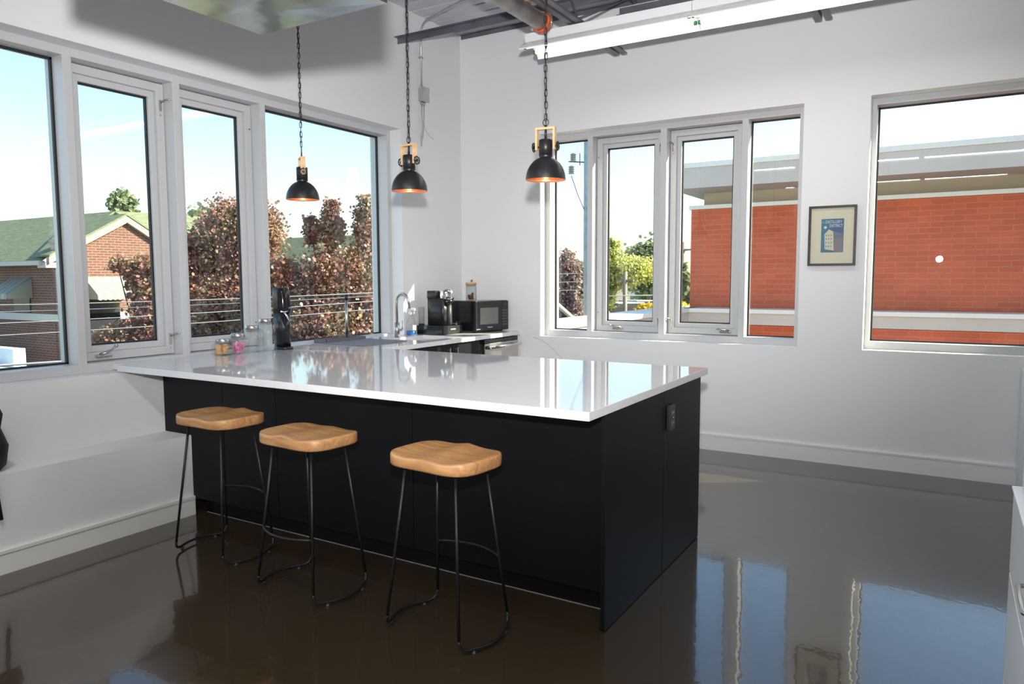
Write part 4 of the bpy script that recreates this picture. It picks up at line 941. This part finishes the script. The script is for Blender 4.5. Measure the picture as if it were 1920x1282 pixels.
# trees -----------------------------------------------------------
def tree(name, label, blobs, n, size, m, trunk, group=None, seed=1, clump=.16):
    rg = np.random.default_rng(seed); B = np.array(blobs, float)
    vol = B[:, 3]**1*B[:, 4]; pk = rg.choice(len(B), size=n//22, p=vol/vol.sum())
    g = rg.normal(size=(len(pk), 3)); g /= np.linalg.norm(g, axis=1)[:, None]; g *= rg.random((len(pk), 1))**.38
    cc = B[pk, :3]+g*np.stack([B[pk, 3], B[pk, 3], B[pk, 4]], 1)
    idx = rg.integers(0, len(cc), n); sc = clump*np.clip(B[pk[idx], 3]/.45, .4, 2)[:, None]
    P = cc[idx]+rg.normal(size=(n, 3))*sc*.6
    nrm = rg.normal(size=(n, 3))+np.array([.3, -.2, .5]); nrm /= np.linalg.norm(nrm, axis=1)[:, None]
    a = np.cross(nrm, rg.normal(size=(n, 3))); a /= np.linalg.norm(a, axis=1)[:, None]; b = np.cross(nrm, a)
    s = size*(.6+.8*rg.random((n, 1)))
    # five-cornered leaf
    co = []
    for ang, rad in ((0, .62), (72, .5), (150, .55), (210, .55), (288, .5)):
        t = math.radians(ang); co.append(P+(a*math.cos(t)+b*math.sin(t))*s*rad)
    V_ = np.stack(co, 1).reshape(-1, 3)
    me = bpy.data.meshes.new('foliage'); me.vertices.add(n*5); me.vertices.foreach_set('co', V_.ravel())
    me.loops.add(n*5); me.loops.foreach_set('vertex_index', np.arange(n*5)); me.polygons.add(n)
    me.polygons.foreach_set('loop_start', np.arange(n)*5); me.update(); me.validate(); me.materials.append(m)
    base = trunk[0]
    root = thing(name, label, 'tree', base, group=group)
    o = bpy.data.objects.new('foliage', me); COL.objects.link(o); o.parent = root; o.matrix_parent_inverse = WORLD[root].inverted()
    o['kind'] = 'stuff'
    tm = MB(); r = trunk[2]; top = Vector(trunk[1]); bs = Vector(base)
    tm.tube([bs, bs.lerp(top, .5), top], [r, r*.75, r*.5], 10)
    for bl in blobs:
        e = Vector(bl[:3]); st_ = bs.lerp(top, .75+.25*random.random()); tm.tube([st_, st_.lerp(e, .5)+Vector((0, 0, .1)), e+Vector((0, 0, bl[4]*.5))], [r*.22, r*.12, r*.05], 6)
    tm.build('trunk', M_bark, root)
    return root
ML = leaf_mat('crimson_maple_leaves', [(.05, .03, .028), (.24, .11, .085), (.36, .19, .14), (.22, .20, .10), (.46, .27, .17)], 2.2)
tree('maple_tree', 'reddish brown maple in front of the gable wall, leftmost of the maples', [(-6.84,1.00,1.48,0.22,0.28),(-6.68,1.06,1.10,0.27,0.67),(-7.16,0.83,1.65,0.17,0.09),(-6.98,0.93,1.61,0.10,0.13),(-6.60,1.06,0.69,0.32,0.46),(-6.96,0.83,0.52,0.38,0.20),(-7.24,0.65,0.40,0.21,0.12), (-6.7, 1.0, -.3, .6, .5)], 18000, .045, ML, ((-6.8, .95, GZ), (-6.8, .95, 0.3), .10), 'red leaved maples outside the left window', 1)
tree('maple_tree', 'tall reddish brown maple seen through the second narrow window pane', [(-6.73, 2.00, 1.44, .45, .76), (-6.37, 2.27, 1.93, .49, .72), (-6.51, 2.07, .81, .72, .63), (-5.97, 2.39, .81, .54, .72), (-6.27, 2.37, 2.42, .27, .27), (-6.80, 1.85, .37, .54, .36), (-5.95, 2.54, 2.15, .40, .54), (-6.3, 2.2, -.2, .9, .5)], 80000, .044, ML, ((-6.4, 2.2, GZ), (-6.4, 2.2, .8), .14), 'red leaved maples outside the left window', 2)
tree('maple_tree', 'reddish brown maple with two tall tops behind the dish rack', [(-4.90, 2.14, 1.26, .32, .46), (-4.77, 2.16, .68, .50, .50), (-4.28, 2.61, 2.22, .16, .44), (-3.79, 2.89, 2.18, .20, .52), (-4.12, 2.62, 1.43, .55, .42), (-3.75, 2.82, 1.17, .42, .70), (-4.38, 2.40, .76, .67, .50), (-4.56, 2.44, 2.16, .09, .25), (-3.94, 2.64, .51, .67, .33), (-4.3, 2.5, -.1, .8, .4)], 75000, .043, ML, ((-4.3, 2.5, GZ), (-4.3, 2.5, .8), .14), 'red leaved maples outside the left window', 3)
MP = leaf_mat('pale_green_leaves', [(.10, .14, .07), (.20, .26, .13), (.32, .38, .22)], 1.5)
tree('broadleaf_tree', 'pale green tree behind the tall maple', [(-17.55, 10.45, 2.90, .78, .68), (-17.95, 10.25, 3.08, .52, .60), (-17.5, 10.5, 1.9, 1.0, .9)], 6000, .16, MP, ((-17.6, 10.5, GZ), (-17.6, 10.5, 2.3), .15), seed=4, clump=.2)
tree('broadleaf_tree', 'small green tree top rising behind the green roof', [(-25.14, 12.00, 4.54, .48, .44), (-25.21, 11.99, 4.84, .26, .22), (-25.1, 12, 3.9, .5, .5)], 1800, .15, MP, ((-25.1, 12, GZ), (-25.1, 12, 4.3), .12), seed=5)
MBk = leaf_mat('dusky_maple_leaves', [(.09, .06, .07), (.24, .14, .14), (.38, .29, .26), (.28, .30, .20)], 2.2)
tree('maple_tree', 'dusky red maple beyond the left pane of the back window', [(-6.66, 15.72, 1.06, .46, 1.0), (-6.77, 15.74, 1.78, .29, .62), (-6.49, 15.74, .18, .50, .71), (-6.36, 15.92, 1.17, .32, .71), (-6.6, 15.8, -.8, .8, .8)], 20000, .075, MBk, ((-6.6, 15.8, GZ), (-6.6, 15.8, .8), .12), seed=6, clump=.14)
MY = leaf_mat('yellow_green_leaves', [(.30, .34, .10), (.52, .54, .16), (.75, .70, .28)], .8)
tree('willow_tree', 'yellow green tree beyond the second pane of the back window', [(-7.95, 22.00, 1.45, .42, 1.25), (-7.45, 22.30, 1.62, .60, .62), (-6.95, 22.60, 1.72, .55, .48), (-7.83, 22.15, 2.51, .28, .50), (-8.25, 21.70, .55, .45, 1.20), (-6.50, 22.85, 1.60, .40, .42)], 17000, .085, MY, ((-8.0, 22.0, GZ), (-7.9, 22.1, 1.0), .12), seed=7, clump=.18)
MG = leaf_mat('mid_green_leaves', [(.10, .15, .05), (.22, .27, .12), (.34, .38, .20)], .8)
tree('broadleaf_tree', 'round green tree behind the yellow green tree', [(-9.91, 32.58, 2.28, .87, .82), (-9.40, 32.86, 1.99, .64, 1.16), (-10.67, 32.15, 2.58, .58, .64), (-9.9, 32.6, 1.2, 1.0, .8)], 5000, .22, MG, ((-9.9, 32.6, GZ), (-9.9, 32.6, 2), .15), seed=8, clump=.3)
MO = leaf_mat('golden_leaves', [(.35, .28, .03), (.75, .55, .05), (.85, .45, .05)], 2)
tree('golden_shrub', 'golden yellow shrub beyond the white flat roof', [(-2.98, 13.16, .44, .32, .23), (-2.69, 13.33, .44, .25, .26), (-2.2, 13.6, .40, .35, .22)], 2600, .08, MO, ((-2.7, 13.3, GZ), (-2.7, 13.3, .2), .06), seed=9)
tree('broadleaf_tree', 'green tree sliver beside the brick building edge', [(-3.40, 17.67, 1.41, .17, .49), (-3.28, 17.67, .71, .24, .52), (-3.2, 17.7, .2, .3, .4)], 2000, .12, MG, ((-3.3, 17.7, GZ), (-3.3, 17.7, .8), .08), seed=10)

# poles and cables
up_ = thing('utility_pole', 'tall blue grey utility pole outside the back window', 'utility pole', (-5.36, 14.37, GZ))
MB().tube([(-5.36, 14.37, GZ), (-5.36, 14.37, 9.5)], .125, 14).build('pole', M_pole, up_)
MB().tube([(-5.36, 14.37, 4.84), (-5.85, 14.05, 4.86)], .02, 6).tube([(-5.55, 14.2, 4.75), (-5.55, 14.2, 5.1)], .015, 6).build('bracket', M_steel, up_)
for (x, y, z) in ((-5.72, 14.1, 4.98), (-5.78, 14.1, 4.62), (-4.80, 14.45, 5.02), (-4.86, 14.45, 4.66)):
    m_ = MB()
    for i in range(4): m_.lathe([(0, 0), (.085, 0), (.095, .02), (.06, .05), (.04, .06), (0, .06)], (x, y, z-.12+i*.06), 12)
    m_.build('insulator', M_porc, up_)
MB().tube([(-5.36, 14.37, 4.84), (-4.80, 14.45, 4.84)], .02, 6).tube([(-5.78, 14.1, 4.45), (-5.62, 14.2, 3.9), (-5.38, 14.3, 3.3)], .012, 5).build('drop_wire', M_steel, up_)
tag(MB().tube([(-6.9, 12.6, 1.75), (-5.36, 14.25, -.15)], .07, 10).build('guy_brace', mat('pale_grey_brace', (.55, .56, .54), .6)), 'pale diagonal brace leaning to the utility pole', 'brace')
for (x, y, zt_, lb, cr_) in ((-6.61, 20.44, 1.62, 'wooden pole with cross arm in front of the yellow green tree', 1), (-5.39, 23.64, 2.85, 'slender wooden pole beside the brick building edge', 0)):
    t = thing('wooden_pole', lb, 'utility pole', (x, y, GZ), group='wooden poles beyond the flat roof')
    MB().tube([(x, y, GZ), (x, y, zt_)], [.11, .08], 10).build('shaft', M_woodpole, t)
    MB().box(x-.35, x+.35, y-.04, y+.04, zt_-.35, zt_-.28).build('cross_arm', M_woodpole, t)
def ext(a, b, k0=.12, k1=.2):
    a, b = Vector(a), Vector(b); d = b-a; return a-d*k0, b+d*k1
wires = [((-11.48, 1.09, .90), (-5.33, 4.80, 1.12), 'topmost pale overhead cable crossing the left windows'), ((-11.48, 1.08, .77), (-5.33, 4.80, 1.06), 'second pale overhead cable, just under the topmost'),
         ((-11.47, 1.06, .55), (-5.32, 4.78, .96), 'third pale overhead cable crossing the left windows'), ((-11.46, 1.04, .32), (-5.31, 4.77, .81), 'fourth pale overhead cable crossing the left windows'),
         ((-11.4, 1.0, -.25), (-5.30, 4.76, .28), 'thick lowest overhead cable behind the dish rack')]
for i, (a, b, lb) in enumerate(wires):      # strung about eight metres away, in front of the trees
    a, b = CAM+(Vector(a)-CAM)*.58, CAM+(Vector(b)-CAM)*.58
    p, q_ = ext(a, b); n = 24; pts = []
    for j in range(n+1):
        v = j/n; pts.append(p.lerp(q_, v)+Vector((0, 0, -.03*(1-(2*v-1)**2)+.03*(1-(2*.35-1)**2))))
    tag(MB().tube(pts, .0045 if i < 4 else .013, 6).build('overhead_cable', M_cable), lb, 'cable', 'overhead cables outside the left windows')
for i, z in enumerate((1.55, 1.30, 1.05)):
    tag(MB().tube([(-12, 9.5, z-.25), (-5.4, 14.3, z), (-5.2, 14.5, z)], .009, 6).build('overhead_cable', M_cable), ['highest', 'middle', 'lowest'][i]+' of three thin cables meeting the blue grey pole', 'cable', 'cables at the blue grey pole')
tag(MB().tube([(-9, 16.2, .72), (-1.0, 20.6, .86)], .018, 6).build('overhead_cable', M_cable), 'level cable in front of the yellow green tree', 'cable')

# parked cars
def car(x, y, z, rz, col, label):
    t = thing('parked_car', label, 'car', (x, y, z), rz, group='cars parked beyond the flat roof', world=False)
    m_ = MB(); m_.rbox(-2.1, 2.1, -.85, .85, .30, .85, r=.15, seg=3); bd = m_.build('body', mat('car_paint_'+label.split()[0], col, .25, coat=.5), t)
    m_ = MB(); v = [(-1.5, .83), (-1.0, 1.38), (.5, 1.38), (1.2, .83)]
    m_.poly([(x_, -.70, z_) for x_, z_ in v], (0, 1.4, 0)); m_.build('cabin', M_dglass, t)
    MB().rbox(-.98, .48, -.68, .68, 1.37, 1.42, r=.02).build('roof', MATS['car_paint_'+label.split()[0]], t)
    for sx in (-1.3, 1.3):
        for sy in (-.86, .72): MB().tube([(sx, sy, .32), (sx, sy+.14, .32)], .32, 18).build('wheel', M_black, t)
tag(MB().box(-14, 0, 24, 31.2, GZ, -1.15).build('parking_deck', M_parapet), 'raised parking deck beyond the flat roof', 'parking deck')
car(-8.75, 26.0, -1.14, 1.0, (.75, .77, .8), 'white car parked nearer the flat roof')
car(-9.3, 29.4, -1.14, 1.1, (.45, .50, .56), 'silver car parked behind the white one')
bl = thing('pale_building', 'pale low building behind the yellow green tree', 'building', (-9, 37, GZ))
MB().box(-13, -5, 37, 42, GZ, .35).build('wall', M_tan, bl)
MB().box(-13.2, -4.8, 36.8, 42.2, .35, .7).build('roof', M_white, bl)
